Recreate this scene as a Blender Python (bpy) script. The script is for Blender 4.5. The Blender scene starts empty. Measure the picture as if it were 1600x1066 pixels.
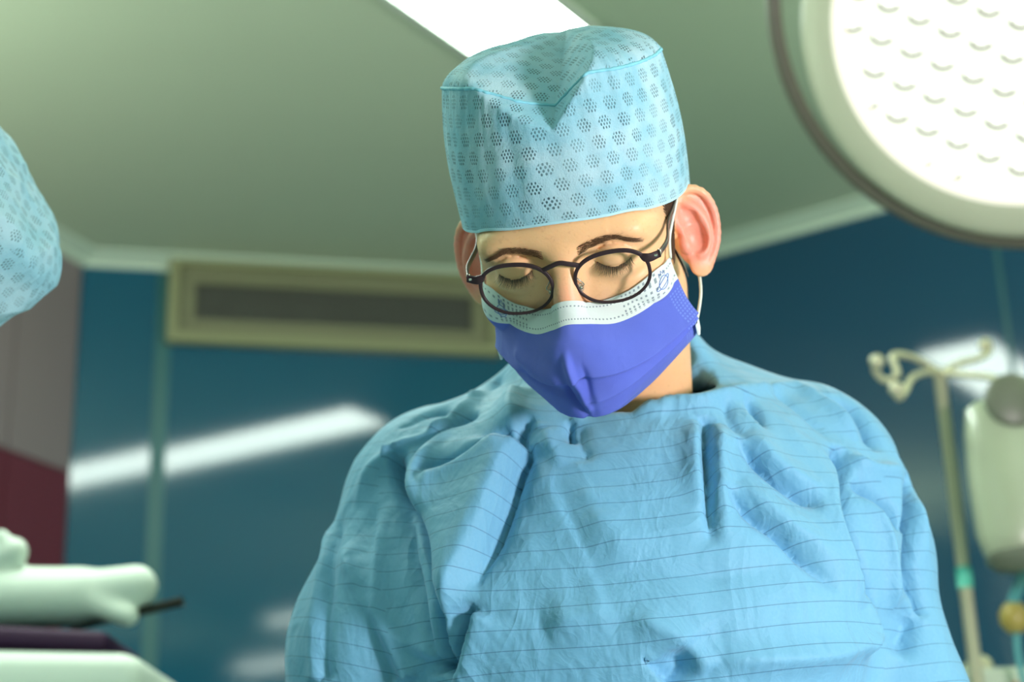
import bpy, math, random
import numpy as np
random.seed(7); rng = np.random.default_rng(7)
PI = math.pi
scene = bpy.context.scene
COL = scene.collection

# ------------------------------------------------------------------ camera
FPX, TILT, ROLL = 2600.0, math.radians(19.5), math.radians(1.83)
CAM = np.array([0, 0, 1.1])
_f = np.array([0, math.cos(TILT), math.sin(TILT)]); _r0 = np.array([1.0, 0, 0]); _u0 = np.array([0, -math.sin(TILT), math.cos(TILT)])
_R = math.cos(ROLL) * _r0 - math.sin(ROLL) * _u0; _U = math.sin(ROLL) * _r0 + math.cos(ROLL) * _u0
def ray(x, y): return _f + _R * (x - 800) / FPX - _U * (y - 533) / FPX
def at(x, y, d): return CAM + ray(x, y) * d          # point at a photo pixel, d metres deep
def onz(x, y, z):
    d = ray(x, y); return CAM + d * (z - CAM[2]) / d[2]
from mathutils import Matrix, Vector
cd = bpy.data.cameras.new('camera'); cam = bpy.data.objects.new('camera', cd); COL.objects.link(cam)
cam.matrix_world = Matrix(((_R[0], _U[0], -_f[0], CAM[0]), (_R[1], _U[1], -_f[1], CAM[1]), (_R[2], _U[2], -_f[2], CAM[2]), (0, 0, 0, 1)))
cd.sensor_width = 36; cd.sensor_fit = 'HORIZONTAL'; cd.lens = FPX / 1600 * 36
cd.clip_start = 0.02
cd.dof.use_dof = True; cd.dof.focus_distance = 1.17; cd.dof.aperture_fstop = 4.5
scene.camera = cam

# ------------------------------------------------------------------ world, lights, exposure
w = bpy.data.worlds.new('world'); scene.world = w; w.use_nodes = True
w.node_tree.nodes['Background'].inputs[0].default_value = (0.6, 0.75, 0.68, 1); w.node_tree.nodes['Background'].inputs[1].default_value = 0.05
vs = scene.view_settings
scene.display_settings.display_device = 'sRGB'
vs.view_transform = 'Standard'; vs.look = 'None'; vs.gamma = 1; vs.use_curve_mapping = False
vs.exposure = 0.22
scene.cycles.use_denoising = True
scene.cycles.max_bounces = 8
def area(name, loc, target, size, power, col, spread=180):
    l = bpy.data.lights.new(name, 'AREA'); l.shape = 'DISK'; l.size = size; l.energy = power; l.color = col; l.spread = math.radians(spread)
    o = bpy.data.objects.new(name, l); COL.objects.link(o); o.location = loc
    o.rotation_euler = (Vector(target) - Vector(loc)).to_track_quat('-Z', 'Y').to_euler()
    return o
area('key_light', (1.15, 0.12, 1.20), (0.09, 1.25, 1.48), 0.28, 27, (1.0, 0.88, 0.91))  # unseen key light from the front right; no lamp body modelled
for i, (x, y, p) in enumerate(((-1.75, 2.1, 25), (1.75, 1.9, 33), (0.2, -1.6, 10))): area('ceiling_fill', (x, y, 2.0), (x, y, 2.85), 0.4, p, (0.93, 1.0, 0.85))  # added fill aimed upward to brighten the ceiling; unseen, no fixtures
area('teal_fill', (-1.3, -0.9, 2.5), (-0.1, 1.3, 1.4), 0.9, 5, (0.65, 1.0, 0.92))  # unseen weak teal fill from the left, without a fixture

# ------------------------------------------------------------------ mesh helpers
ROOT = {}
def link(name, me, parent):
    o = bpy.data.objects.new(name, me); COL.objects.link(o)
    if parent is not None: o.parent = parent
    return o
def rootloc(p):
    while p is not None and p.parent is not None: p = p.parent
    return np.array(p.location) if p is not None else np.zeros(3)
def mesh(name, V, Fc, mat, parent=None, smooth=True, uv=None, corner=None, mats=None, mid=None):
    V = np.asarray(V, float) - rootloc(parent)
    me = bpy.data.meshes.new(name)
    if isinstance(Fc, np.ndarray):
        n, k = Fc.shape
        me.vertices.add(len(V)); me.vertices.foreach_set('co', V.astype(np.float32).ravel())
        me.loops.add(n * k); me.loops.foreach_set('vertex_index', Fc.astype(np.int32).ravel())
        me.polygons.add(n); me.polygons.foreach_set('loop_start', np.arange(0, n * k, k, dtype=np.int32))
        me.update(calc_edges=True); me.validate()
    else:
        me.from_pydata([tuple(v) for v in V], [], [tuple(f) for f in Fc]); me.update()
    me.polygons.foreach_set('use_smooth', [smooth] * len(me.polygons))
    if uv is not None:
        L = np.zeros(len(me.loops), np.int32); me.loops.foreach_get('vertex_index', L)
        me.uv_layers.new(name='UVMap').data.foreach_set('uv', np.asarray(uv, np.float32)[L].ravel())
    if corner is not None:
        a = me.attributes.new('stripe', 'FLOAT', 'CORNER'); a.data.foreach_set('value', corner.astype(np.float32).ravel())
    for m in (mats or [mat]): me.materials.append(m)
    if mid is not None: me.polygons.foreach_set('material_index', mid)
    return link(name, me, parent)
def empty(name, loc):
    o = bpy.data.objects.new(name, None); COL.objects.link(o); o.location = loc; o.empty_display_size = 0.1
    return o
def tag(o, label=None, cat=None, group=None, kind=None):
    if label: o['label'] = label
    if cat: o['category'] = cat
    if group: o['group'] = group
    if kind: o['kind'] = kind
    return o
def grid_faces(nu, nv, cu=False, cv=False):
    U = np.arange(nu if cu else nu - 1); Vv = np.arange(nv if cv else nv - 1)
    a, b = np.meshgrid(U, Vv, indexing='ij'); a2 = (a + 1) % nu; b2 = (b + 1) % nv
    return np.stack([a * nv + b, a2 * nv + b, a2 * nv + b2, a * nv + b2], -1).reshape(-1, 4)
def join(parts):
    Vs, Fs, o = [], [], 0
    for V, Fc in parts:
        Vs.append(np.asarray(V)); Fs += [tuple(int(i) + o for i in f) for f in Fc]; o += len(V)
    return np.concatenate(Vs), Fs
def norm(v): v = np.asarray(v, float); return v / (np.linalg.norm(v, axis=-1, keepdims=True) + 1e-12)
def catmull(P, n):
    P = np.asarray(P, float); m = len(P) - 1
    Q = np.vstack([2 * P[0] - P[1], P, 2 * P[-1] - P[-2]])
    t = np.linspace(0, m, n); i = np.minimum(t.astype(int), m - 1); f = (t - i)[:, None]
    p0, p1, p2, p3 = Q[i], Q[i + 1], Q[i + 2], Q[i + 3]
    return 0.5 * (2 * p1 + (p2 - p0) * f + (2 * p0 - 5 * p1 + 4 * p2 - p3) * f**2 + (3 * p1 - p0 - 3 * p2 + p3) * f**3)
def sweep(P, prof, closed=False, up=None, scale=None, caps=True):
    """sweep a closed 2-D profile [(a,b)] along P; a along side = t x up, b along up"""
    P = np.asarray(P, float); n = len(P); prof = np.asarray(prof, float); k = len(prof)
    T = norm(np.roll(P, -1, 0) - np.roll(P, 1, 0)) if closed else norm(np.gradient(P, axis=0))
    if up is None:
        N = np.zeros_like(P); r = np.array([0, 0, 1.0]) if abs(T[0][2]) < .9 else np.array([1.0, 0, 0])
        for i in range(n):
            r = r - T[i] * (r @ T[i]); r = r / np.linalg.norm(r); N[i] = r
    else:
        up = np.broadcast_to(np.asarray(up, float), P.shape); N = norm(up - T * (up * T).sum(-1, keepdims=True))
    S = np.cross(T, N)
    sc = np.ones((n, 1, 1)) if scale is None else np.asarray(scale, float).reshape(n, 1, -1)
    pr = prof[None] * sc
    V = P[:, None] + S[:, None] * pr[..., :1] + N[:, None] * pr[..., 1:]
    Fc = grid_faces(n, k, closed, True).tolist()
    if not closed and caps: Fc += [tuple(range(k))[::-1], tuple((n - 1) * k + j for j in range(k))]
    return V.reshape(-1, 3), Fc
def circ(r, k=12, sx=1.0): return [(r * sx * math.cos(2 * PI * j / k), r * math.sin(2 * PI * j / k)) for j in range(k)]
def rrect(w_, h_, c):
    q = []
    for cx, cy, a0 in ((w_/2-c, h_/2-c, 0), (-w_/2+c, h_/2-c, 90), (-w_/2+c, -h_/2+c, 180), (w_/2-c, -h_/2+c, 270)):
        for j in range(4): a = math.radians(a0 + 30 * j); q.append((cx + c * math.cos(a), cy + c * math.sin(a)))
    return q
def tube(P, r, k=10, **kw): return sweep(P, circ(r, k), **kw)
def lathe(c, axis, prof, k=32, ref=(0, 0, 1)):
    """prof [(radius, along)] about axis through c"""
    ax = norm(axis); r = np.array(ref, float)
    if abs(ax @ norm(r)) > .95: r = np.array([1.0, 0, 0])
    e1 = norm(r - ax * (r @ ax)); e2 = np.cross(ax, e1); c = np.asarray(c, float)
    V = [c + ax * h + (e1 * math.cos(2*PI*j/k) + e2 * math.sin(2*PI*j/k)) * max(rad, 1e-5) for rad, h in prof for j in range(k)]
    return np.array(V), grid_faces(len(prof), k, False, True).tolist()
def box(c, ax, ay, az, bev=0.0):
    """oriented box with half vectors; bevelled edges through a rounded sweep along az"""
    c, ax, ay, az = (np.asarray(v, float) for v in (c, ax, ay, az))
    la, lb, lc = np.linalg.norm(ax), np.linalg.norm(ay), np.linalg.norm(az)
    if bev <= 0:
        V = [c + sx * ax + sy * ay + sz * az for sx in (-1, 1) for sy in (-1, 1) for sz in (-1, 1)]
        return np.array(V), [(0,1,3,2), (4,6,7,5), (0,4,5,1), (2,3,7,6), (0,2,6,4), (1,5,7,3)]
    pr = np.array(rrect(2*la, 2*lb, bev)); k = len(pr); rows = []
    ex, ey, ez = ax/la, ay/lb, az/lc
    for h, s in ((-lc, bev), (-lc+bev*.3, bev*.3), (-lc+bev, 0), (lc-bev, 0), (lc-bev*.3, bev*.3), (lc, bev)):
        q = pr.copy(); q[:, 0] *= (la - s)/la; q[:, 1] *= (lb - s)/lb
        rows.append(c + ez*h + q[:, :1]*ex + q[:, 1:]*ey)
    V = np.concatenate(rows); Fc = grid_faces(6, k, False, True).tolist() + [tuple(range(k))[::-1], tuple(5*k+j for j in range(k))]
    return V, Fc

# ------------------------------------------------------------------ signed distance fields
class Fld:
    def __init__(s, lo, hi, h):
        s.lo = np.array(lo, float); s.h = h; s.n = np.ceil((np.array(hi) - s.lo) / h).astype(int) + 1
        s.F = np.full(s.n, 10.0 * np.max(np.array(hi) - s.lo), np.float32)
        s.ax = [(s.lo[i] + h * np.arange(s.n[i])).astype(np.float32) for i in range(3)]
    def sub(s, c, r):
        sl = tuple(slice(max(0, int((c[i]-r-s.lo[i])/s.h)), max(1, min(s.n[i], int((c[i]+r-s.lo[i])/s.h)+2))) for i in range(3))
        return sl, s.ax[0][sl[0]][:, None, None], s.ax[1][sl[1]][None, :, None], s.ax[2][sl[2]][None, None, :]
    def op(s, fn, k=0.0, sub=False, c=None, r=None):
        if c is None: c, r = (s.lo + s.h*s.n/2), 1e3
        sl, X, Y, Z = s.sub(c, r); a = s.F[sl]; d = fn(X, Y, Z)
        if sub: a = -a
        if k > 0:
            q = np.maximum(k - np.abs(a - d), 0) / k; o = np.minimum(a, d) - q*q*k/4
        else: o = np.minimum(a, d)
        s.F[sl] = -o if sub else o
    def val(s, p):
        q = (p - s.lo) / s.h; q = np.clip(q, 0, np.array(s.n) - 1.001); i = q.astype(int); f = q - i; o = 0
        for dx in (0, 1):
            for dy in (0, 1):
                for dz in (0, 1):
                    wgt = (f[..., 0] if dx else 1-f[..., 0]) * (f[..., 1] if dy else 1-f[..., 1]) * (f[..., 2] if dz else 1-f[..., 2])
                    o = o + wgt * s.F[i[..., 0]+dx, i[..., 1]+dy, i[..., 2]+dz]
        return o
    def grad(s, p):
        e = s.h * .7; g = []
        for i in range(3):
            d = np.zeros(3); d[i] = e; g.append(s.val(p + d) - s.val(p - d))
        return np.stack(g, -1) / (2*e)
    def trace(s, o, d, t0, t1, n=600):
        t = np.linspace(t0, t1, n); P = o[None] + d[None]*t[:, None]; v = s.val(P); i = np.argmax(v < 0)
        if v[i] >= 0: return None
        if i == 0: return P[0]
        f = v[i-1] / (v[i-1] - v[i]); return P[i-1] + (P[i] - P[i-1]) * f
    def nets(s, smooth=1):
        Fv = s.F; S = Fv < 0; nx, ny, nz = s.n
        cs = [(dx, dy, dz) for dx in (0, 1) for dy in (0, 1) for dz in (0, 1)]
        cnt = sum(S[dx:nx-1+dx, dy:ny-1+dy, dz:nz-1+dz].astype(np.int8) for dx, dy, dz in cs)
        act = np.argwhere((cnt > 0) & (cnt < 8)); idx = np.full((nx-1, ny-1, nz-1), -1, np.int32); idx[tuple(act.T)] = np.arange(len(act))
        acc = np.zeros((len(act), 3)); num = np.zeros(len(act))
        cv = {c: Fv[act[:, 0]+c[0], act[:, 1]+c[1], act[:, 2]+c[2]] for c in cs}
        for a in cs:
            for i in range(3):
                if a[i] == 0:
                    b = list(a); b[i] = 1; b = tuple(b); va, vb = cv[a], cv[b]; m = (va < 0) != (vb < 0)
                    t = np.where(m, va / np.where(m, va - vb, 1), 0); p = np.tile(np.array(a, float), (len(act), 1)); p[:, i] = t
                    acc[m] += p[m]; num[m] += 1
        V = s.lo + s.h * (act + acc / num[:, None]); Q = []
        for i in range(3):
            A, B = [slice(None)]*3, [slice(None)]*3; A[i] = slice(0, -1); B[i] = slice(1, None)
            ch = S[tuple(A)] != S[tuple(B)]; e = np.argwhere(ch); j, k = (i+1) % 3, (i+2) % 3
            e = e[(e[:, j] > 0) & (e[:, k] > 0) & (e[:, j] < s.n[j]-1) & (e[:, k] < s.n[k]-1)]
            q = []
            for dj, dk in ((-1, -1), (0, -1), (0, 0), (-1, 0)):
                g = e.copy(); g[:, j] += dj; g[:, k] += dk; q.append(idx[g[:, 0], g[:, 1], g[:, 2]])
            q = np.stack(q, -1); ins = S[e[:, 0], e[:, 1], e[:, 2]]; q[~ins] = q[~ins][:, ::-1]; Q.append(q)
        Q = np.concatenate(Q); Q = Q[(Q >= 0).all(1)]
        for _ in range(smooth):
            sm = np.zeros_like(V); n2 = np.zeros(len(V))
            for a in range(4):
                b = (a + 1) % 4
                np.add.at(sm, Q[:, a], V[Q[:, b]]); np.add.at(n2, Q[:, a], 1)
            V = V*.5 + .5*sm/np.maximum(n2, 1)[:, None]
            g = s.grad(V); V = V - g * (s.val(V) / np.maximum((g*g).sum(-1), .2))[:, None]
        return V, Q
def ell(c, r):
    c = np.float32(c); r = np.float32(r)
    def fn(X, Y, Z):
        x, y, z = X-c[0], Y-c[1], Z-c[2]
        k0 = np.sqrt((x/r[0])**2 + (y/r[1])**2 + (z/r[2])**2); k1 = np.sqrt((x/r[0]**2)**2 + (y/r[1]**2)**2 + (z/r[2]**2)**2)
        return k0*(k0-1)/np.maximum(k1, 1e-6)
    return fn
def rcone(a, b, ra, rb, sq=(1, 1, 1)):
    a = np.float32(a); b = np.float32(b); d = b - a; l2 = float(d @ d)
    def fn(X, Y, Z):
        t = np.clip(((X-a[0])*d[0] + (Y-a[1])*d[1] + (Z-a[2])*d[2]) / l2, 0, 1)
        return np.sqrt(((X-a[0]-t*d[0])*sq[0])**2 + ((Y-a[1]-t*d[1])*sq[1])**2 + ((Z-a[2]-t*d[2])*sq[2])**2) - (ra + t*(rb-ra))
    return fn

# ------------------------------------------------------------------ node helpers
class X_:
    """shader scalar with operators"""
    def __init__(s, nt, v): s.nt, s.v = nt, v
    def _m(s, op, *o):
        n = s.nt.nodes.new('ShaderNodeMath'); n.operation = op
        for i, a in enumerate((s,) + o):
            a = a.v if isinstance(a, X_) else a
            if isinstance(a, (int, float)): n.inputs[i].default_value = a
            else: s.nt.links.new(a, n.inputs[i])
        return X_(s.nt, n.outputs[0])
    def __add__(s, o): return s._m('ADD', o)
    def __sub__(s, o): return s._m('SUBTRACT', o)
    def __mul__(s, o): return s._m('MULTIPLY', o)
    def __truediv__(s, o): return s._m('DIVIDE', o)
    def floor(s): return s._m('FLOOR')
    def frac(s): return s._m('FRACT')
    def abs(s): return s._m('ABSOLUTE')
    def lt(s, o): return s._m('LESS_THAN', o)
    def gt(s, o): return s._m('GREATER_THAN', o)
    def min(s, o): return s._m('MINIMUM', o)
    def max(s, o): return s._m('MAXIMUM', o)
    def mod(s, o): return s._m('FLOORED_MODULO', o)
    def step(s, a, b):
        n = s.nt.nodes.new('ShaderNodeMapRange'); n.interpolation_type = 'SMOOTHSTEP'; s.nt.links.new(s.v, n.inputs[0])
        n.inputs[1].default_value = a; n.inputs[2].default_value = b; return X_(s.nt, n.outputs[0])
class M_:
    def __init__(s, name, col=(.8, .8, .8), rough=.5, **kw):
        s.m = bpy.data.materials.new(name); s.m.use_nodes = True; s.nt = s.m.node_tree
        s.b = s.nt.nodes['Principled BSDF']; s.set('Base Color', col); s.set('Roughness', rough)
        for k, v in kw.items(): s.set(k.replace('_', ' '), v)
    def set(s, k, v):
        if isinstance(v, X_): s.nt.links.new(v.v, s.b.inputs[k])
        elif isinstance(v, bpy.types.NodeSocket): s.nt.links.new(v, s.b.inputs[k])
        else: s.b.inputs[k].default_value = (*v, 1) if isinstance(v, tuple) and len(v) == 3 else v
    def coord(s, kind='Object'):
        n = s.nt.nodes.get('tc') or s.nt.nodes.new('ShaderNodeTexCoord'); n.name = 'tc'; return n.outputs[kind]
    def noise(s, scale, detail=3, kind='Object', stretch=None, rough=.5, dist=0):
        n = s.nt.nodes.new('ShaderNodeTexNoise'); v = s.coord(kind)
        if stretch:
            mp = s.nt.nodes.new('ShaderNodeMapping'); mp.inputs['Scale'].default_value = stretch; s.nt.links.new(v, mp.inputs[0]); v = mp.outputs[0]
        s.nt.links.new(v, n.inputs['Vector']); n.inputs['Scale'].default_value = scale; n.inputs['Detail'].default_value = detail
        n.inputs['Roughness'].default_value = rough; n.inputs['Distortion'].default_value = dist
        return X_(s.nt, n.outputs[0])
    def mix(s, f, a, b):
        n = s.nt.nodes.new('ShaderNodeMix'); n.data_type = 'RGBA'
        for i, v in ((0, f), (6, a), (7, b)):
            if isinstance(v, X_): v = v.v
            if isinstance(v, bpy.types.NodeSocket): s.nt.links.new(v, n.inputs[i])
            else: n.inputs[i].default_value = (*v, 1) if isinstance(v, tuple) else v
        return n.outputs[2]
    def bump(s, h, strength=.3, dist=.001):
        n = s.nt.nodes.new('ShaderNodeBump'); n.inputs['Strength'].default_value = strength; n.inputs['Distance'].default_value = dist
        s.nt.links.new(h.v, n.inputs['Height']); s.set('Normal', n.outputs[0]); return n
    def vary(s, col, amt=.12, scale=8, rough=None):
        f = s.noise(scale, 4); s.set('Base Color', s.mix(f, tuple(c*(1-amt) for c in col), tuple(min(1, c*(1+amt)) for c in col)))
        return s
    def uvw(s):
        n = s.nt.nodes.new('ShaderNodeSeparateXYZ'); s.nt.links.new(s.coord('UV'), n.inputs[0]); return X_(s.nt, n.outputs[0]), X_(s.nt, n.outputs[1])
def plain(name, col, rough=.5, amt=.08, scale=8, **kw): return M_(name, col, rough, **kw).vary(col, amt, scale).m
def emis(name, col, s_):
    m = M_(name, tuple(c*.4 for c in col), .5); m.set('Emission Color', col); m.set('Emission Strength', s_)
    f = m.noise(3); m.set('Emission Color', m.mix(f, tuple(c*.97 for c in col), col)); return m.m

# ------------------------------------------------------------------ room materials
H = 2.85
m_ceil = plain('ceiling_paint', (.49, .59, .43), .7, .05, 1.5)
m_cove = plain('cornice_paint', (.62, .76, .62), .5, .04, 3)
def glass_mat(name, col):
    m = M_(name, col, .07, IOR=1.65, Coat_Weight=.0); m.vary(col, .10, 1.2); return m.m
m_teal = glass_mat('teal_wall_glass', (.005, .105, .185))
m_navy = glass_mat('navy_wall_glass', (.008, .072, .145))
m_seam = plain('seam_strip', (.035, .16, .17), .4)
m_mauve = plain('mauve_panel', (.30, .24, .25), .45, .05, 2)
m_burg = plain('burgundy_panel', (.17, .035, .055), .45, .08, 2)
m_floor = plain('vinyl_floor', (.50, .60, .55), .35, .1, 3)
m_far = plain('far_wall_paint', (.22, .30, .27), .6, .08, 1)
m_olive = plain('vent_enamel', (.30, .32, .17), .5, .06, 4)
m_olive2 = plain('vent_inner_enamel', (.23, .24, .14), .5, .06, 4)
m_grille = plain('vent_grille', (.10, .11, .09), .6, .1, 9)
m_strip = emis('strip_diffuser', (.86, 1.0, .90), 15.0)
m_whitemetal = plain('white_metal', (.62, .68, .60), .35)

# ------------------------------------------------------------------ room shell
PL = np.array([-1.151, 4.152]); PK = np.array([.203, 4.465]); PR = PK + 2.75*np.array([.831, -.556]); PLE = PL + 3.6*np.array([-.376, -.927])
ring_ = [PLE, PL, PK, PR, np.array([PR[0], -3.0]), np.array([PLE[0], -3.0])]
def inward(a, b): d = norm(b - a); return np.array([d[1], -d[0]])
def wallbox(a, b, z0, z1, t0, t1, tilt=0.0):
    """box standing on line a-b between offsets t0..t1 (metres into the room)"""
    n = inward(a, b); V = []
    for z in (z0, z1):
        for p, t in ((a, t0), (b, t0), (b, t1), (a, t1)):
            q = p + n*(t + (tilt*(z - (z0+z1)/2) if t == t1 else 0)); V.append((*q, z))
    return np.array(V), [(0,1,2,3), (7,6,5,4), (0,4,5,1), (1,5,6,2), (2,6,7,3), (3,7,4,0)]
def wallhit(px, py, a, b, off=0.0):
    n = np.array([*inward(a, b), 0]); d = ray(px, py); p0 = np.array([*a, 0]) + n*off
    return CAM + d*(((p0 - CAM) @ n)/(d @ n))
def struct(o): o['kind'] = 'structure'; return o
wl = struct(mesh('wall_left', *wallbox(PLE, PL, 0, H, -.12, 0), m_far, smooth=False))
wb = struct(mesh('wall_back', *wallbox(PL, PK, 0, H, -.12, 0), m_far, smooth=False))
wr = struct(mesh('wall_right', *wallbox(PK, PR, 0, H, -.12, 0), m_far, smooth=False))
struct(mesh('wall_side', *wallbox(ring_[3], ring_[4], 0, H, -.12, 0), m_far, smooth=False))
struct(mesh('wall_front', *wallbox(ring_[4], ring_[5], 0, H, -.12, 0), m_far, smooth=False))
struct(mesh('wall_entrance', *wallbox(ring_[5], ring_[0], 0, H, -.12, 0), m_far, smooth=False))
struct(mesh('floor', *box((0, .8, -.05), (3.4, 0, 0), (0, 4.4, 0), (0, 0, .05)), m_floor, smooth=False))
struct(mesh('ceiling', *box((0, .8, H+.05), (3.4, 0, 0), (0, 4.4, 0), (0, 0, .05)), m_ceil, smooth=False))
# cornice: a coved strip along the top of each wall in view
for i, (a, b) in enumerate(((PLE, PL), (PL, PK), (PK, PR))):
    n = inward(a, b); d = norm(b - a); pr = [(0, 0), (.070, 0), (.066, -.006), (.045, -.010), (.026, -.018), (.018, -.033), (0, -.036)]
    V = [(*(p + n*t), H + z) for p in (a, b) for t, z in pr]; k = len(pr)
    struct(mesh('trim_%d' % (i+1), V, grid_faces(2, k, False, True).tolist(), m_cove, smooth=False))
# wall panels
def on(a, b, px, py): return wallhit(px, py, a, b)[:2]
ZT = H - .034
s1, s2 = on(PL, PK, 238, 620), on(PL, PK, 262, 620)
def panel(parent, a, b, z0, z1, m, name='wall_panel', t=.012, tilt=0.0): return mesh(name, *wallbox(a, b, z0, z1, 0, t, tilt), m, parent, smooth=False)
panel(wb, PL, s1, .02, ZT, m_teal, tilt=.002)
panel(wb, s2, PK - norm(PK-PL)*.004, .02, ZT, m_teal, tilt=-.002)
panel(wb, s1, s2, .02, ZT, m_seam, 'seam_strip', .010)
e1 = on(PK, PR, 1588, 600)
panel(wr, PK + norm(PR-PK)*.006, e1 - norm(PR-PK)*.006, .02, ZT, m_navy)
panel(wr, e1 + norm(PR-PK)*.006, PR, .02, ZT, m_navy)
panel(wr, e1 - norm(PR-PK)*.006, e1 + norm(PR-PK)*.006, .02, ZT, m_seam, 'seam_strip', .008)
zb = wallhit(60, 722, PLE, PL)[2]; q = on(PLE, PL, 14, 600)
panel(wl, q, PL - norm(PL-PLE)*.02, zb, ZT, m_mauve); panel(wl, q, PL - norm(PL-PLE)*.02, .02, zb - .004, m_burg)
panel(wl, q - norm(PL-PLE)*1.2, q - norm(PL-PLE)*.008, zb, ZT, m_mauve); panel(wl, q - norm(PL-PLE)*1.2, q - norm(PL-PLE)*.008, .02, zb - .004, m_burg)

# ventilation grille on the back wall
va, vb_ = on(PL, PK, 262, 480), on(PL, PK, 775, 480)
zt, zbm = wallhit(262, 406, PL, PK)[2], wallhit(262, 541, PL, PK)[2]
g = empty('air_vent', (*va, zbm)); tag(g, 'wide olive air vent with dark grille high on the teal wall', 'air vent')
dv = norm(vb_ - va)
def vent_ring(name, a, b, z0, z1, wth, t0, t1, m):
    nn = inward(PL, PK); prt = []
    prt.append(wallbox(a, b, z1-wth, z1, t0, t1)); prt.append(wallbox(a, b, z0, z0+wth, t0, t1))
    prt.append(wallbox(a, a + dv*wth, z0+wth, z1-wth, t0, t1)); prt.append(wallbox(b - dv*wth, b, z0+wth, z1-wth, t0, t1))
    return mesh(name, *join(prt), m, g, smooth=False)
vent_ring('outer_frame', va, vb_, zbm, zt, .028, .011, .05, m_olive)
vent_ring('inner_frame', va + dv*.028, vb_ - dv*.028, zbm+.028, zt-.028, .045, .011, .026, m_olive2)
ga, gb = va + dv*.073, vb_ - dv*.073
mesh('grille_backing', *wallbox(ga, gb, zbm+.06, zt-.073, .011, .013), m_grille, g, smooth=False)
nsl = 6; z0, z1 = zbm + .06, zt - .073
for i in range(nsl):
    zc = z0 + (i+.5)*(z1-z0)/nsl; n3 = inward(PL, PK)
    V = [(*(p + n3*t), zc + z) for p in (ga, gb) for t, z in ((.013, .004), (.024, -.004), (.024, -.006), (.013, .002))]
    mesh('slat', V, grid_faces(2, 4, False, True).tolist() + [(0,1,2,3), (7,6,5,4)], m_grille, g, smooth=False)

# ceiling light strips
SD = norm(np.array([-.545, -.838])); SN = np.array([-SD[1], SD[0]])   # along, across
def strip(e, L, wd, label, m=None):
    """e: centre of the far end"""
    c = np.array(e) + SD*L/2; o = empty('ceiling_light', (*c, H)); tag(o, label, 'ceiling light', 'recessed ceiling light strips')
    a3, b3 = np.array([*(SD*L/2), 0]), np.array([*(SN*wd/2), 0])
    prt = [box(np.array([*c, H-.008]) + s*b3*1.06, a3*1.012, b3*.07, (0, 0, .008)) for s in (-1, 1)]
    prt += [box(np.array([*c, H-.008]) + s*a3*1.006, a3*.006, b3*1.13, (0, 0, .008)) for s in (-1, 1)]
    mesh('frame', *join(prt), m_whitemetal, o, smooth=False)
    mesh('diffuser', *box((*c, H-.004), a3, b3*.99, (0, 0, .004)), m_strip, o, smooth=False)
strip((.080, 3.085), 2.3, .25, 'bright ceiling light strip ending just above the blue cap')
strip((1.72, .32), 1.42, .17, 'ceiling light strip mirrored low in the teal wall beside the gown')
strip((2.15, -1.25), 1.6, .25, 'ceiling light strip mirrored at the bottom edge of the teal wall')

# ------------------------------------------------------------------ operating lamp
m_lamp = plain('lamp_housing', (.60, .62, .46), .35, .03)
m_rail = plain('lamp_rail', (.12, .115, .085), .35, .05)
m_plate = emis('lamp_plate', (.95, 1.0, .88), .95)
m_led = emis('led_glow', (.95, 1.0, .92), 1.7)
m_clip = plain('led_clip', (.20, .18, .10), .4)
LC = at(1602, 20, 2.3); LA = norm(CAM + np.array([-.12, 0, .1]) - LC)       # lamp axis points out of the glass
l1 = norm(np.cross(LA, (0, 0, 1))); l2 = np.cross(l1, LA)
lamp = empty('operating_lamp', LC); tag(lamp, 'large round operating lamp with glowing white lens face and grey rail', 'operating lamp')
RF = 289/FPX*2.3
mesh('housing', *lathe(LC, LA, [(0.01, -.11), (.12, -.105), (.22, -.085), (RF+.045, -.05), (RF+.058, -.025), (RF+.056, -.008), (RF+.045, .004), (RF+.012, .012), (RF+.002, .012), (RF, .004), (RF-.004, -.012)], 96), m_lamp, lamp)
mesh('bezel', *lathe(LC, LA, [(RF-.012, -.012), (RF-.01, .006), (RF-.002, .012), (RF+.008, .0135), (RF+.012, .010), (RF+.008, -.01)], 96), emis('bezel_glow', (1, .97, .82), .8), lamp)
mesh('lens_plate', *lathe(LC, LA, [(1e-4, -.008), (RF-.006, -.008), (RF-.006, -.012)], 96), m_plate, lamp)
RC = at(1611, -26, 2.32); RR = 405/FPX*2.32
P = [RC + RR*(l1*math.cos(a) + l2*math.sin(a)) for a in np.linspace(0, 2*PI, 120, endpoint=False)]
mesh('handle_rail', *sweep(P, circ(.0112, 12), closed=True, up=LA), m_rail, lamp)
for a in (20, 140, 260):
    d = l1*math.cos(math.radians(a)) + l2*math.sin(math.radians(a))
    mesh('rail_bracket', *tube([LC + d*(RF+.04) - LA*.03, RC + d*RR], .012), m_rail, lamp)
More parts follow.
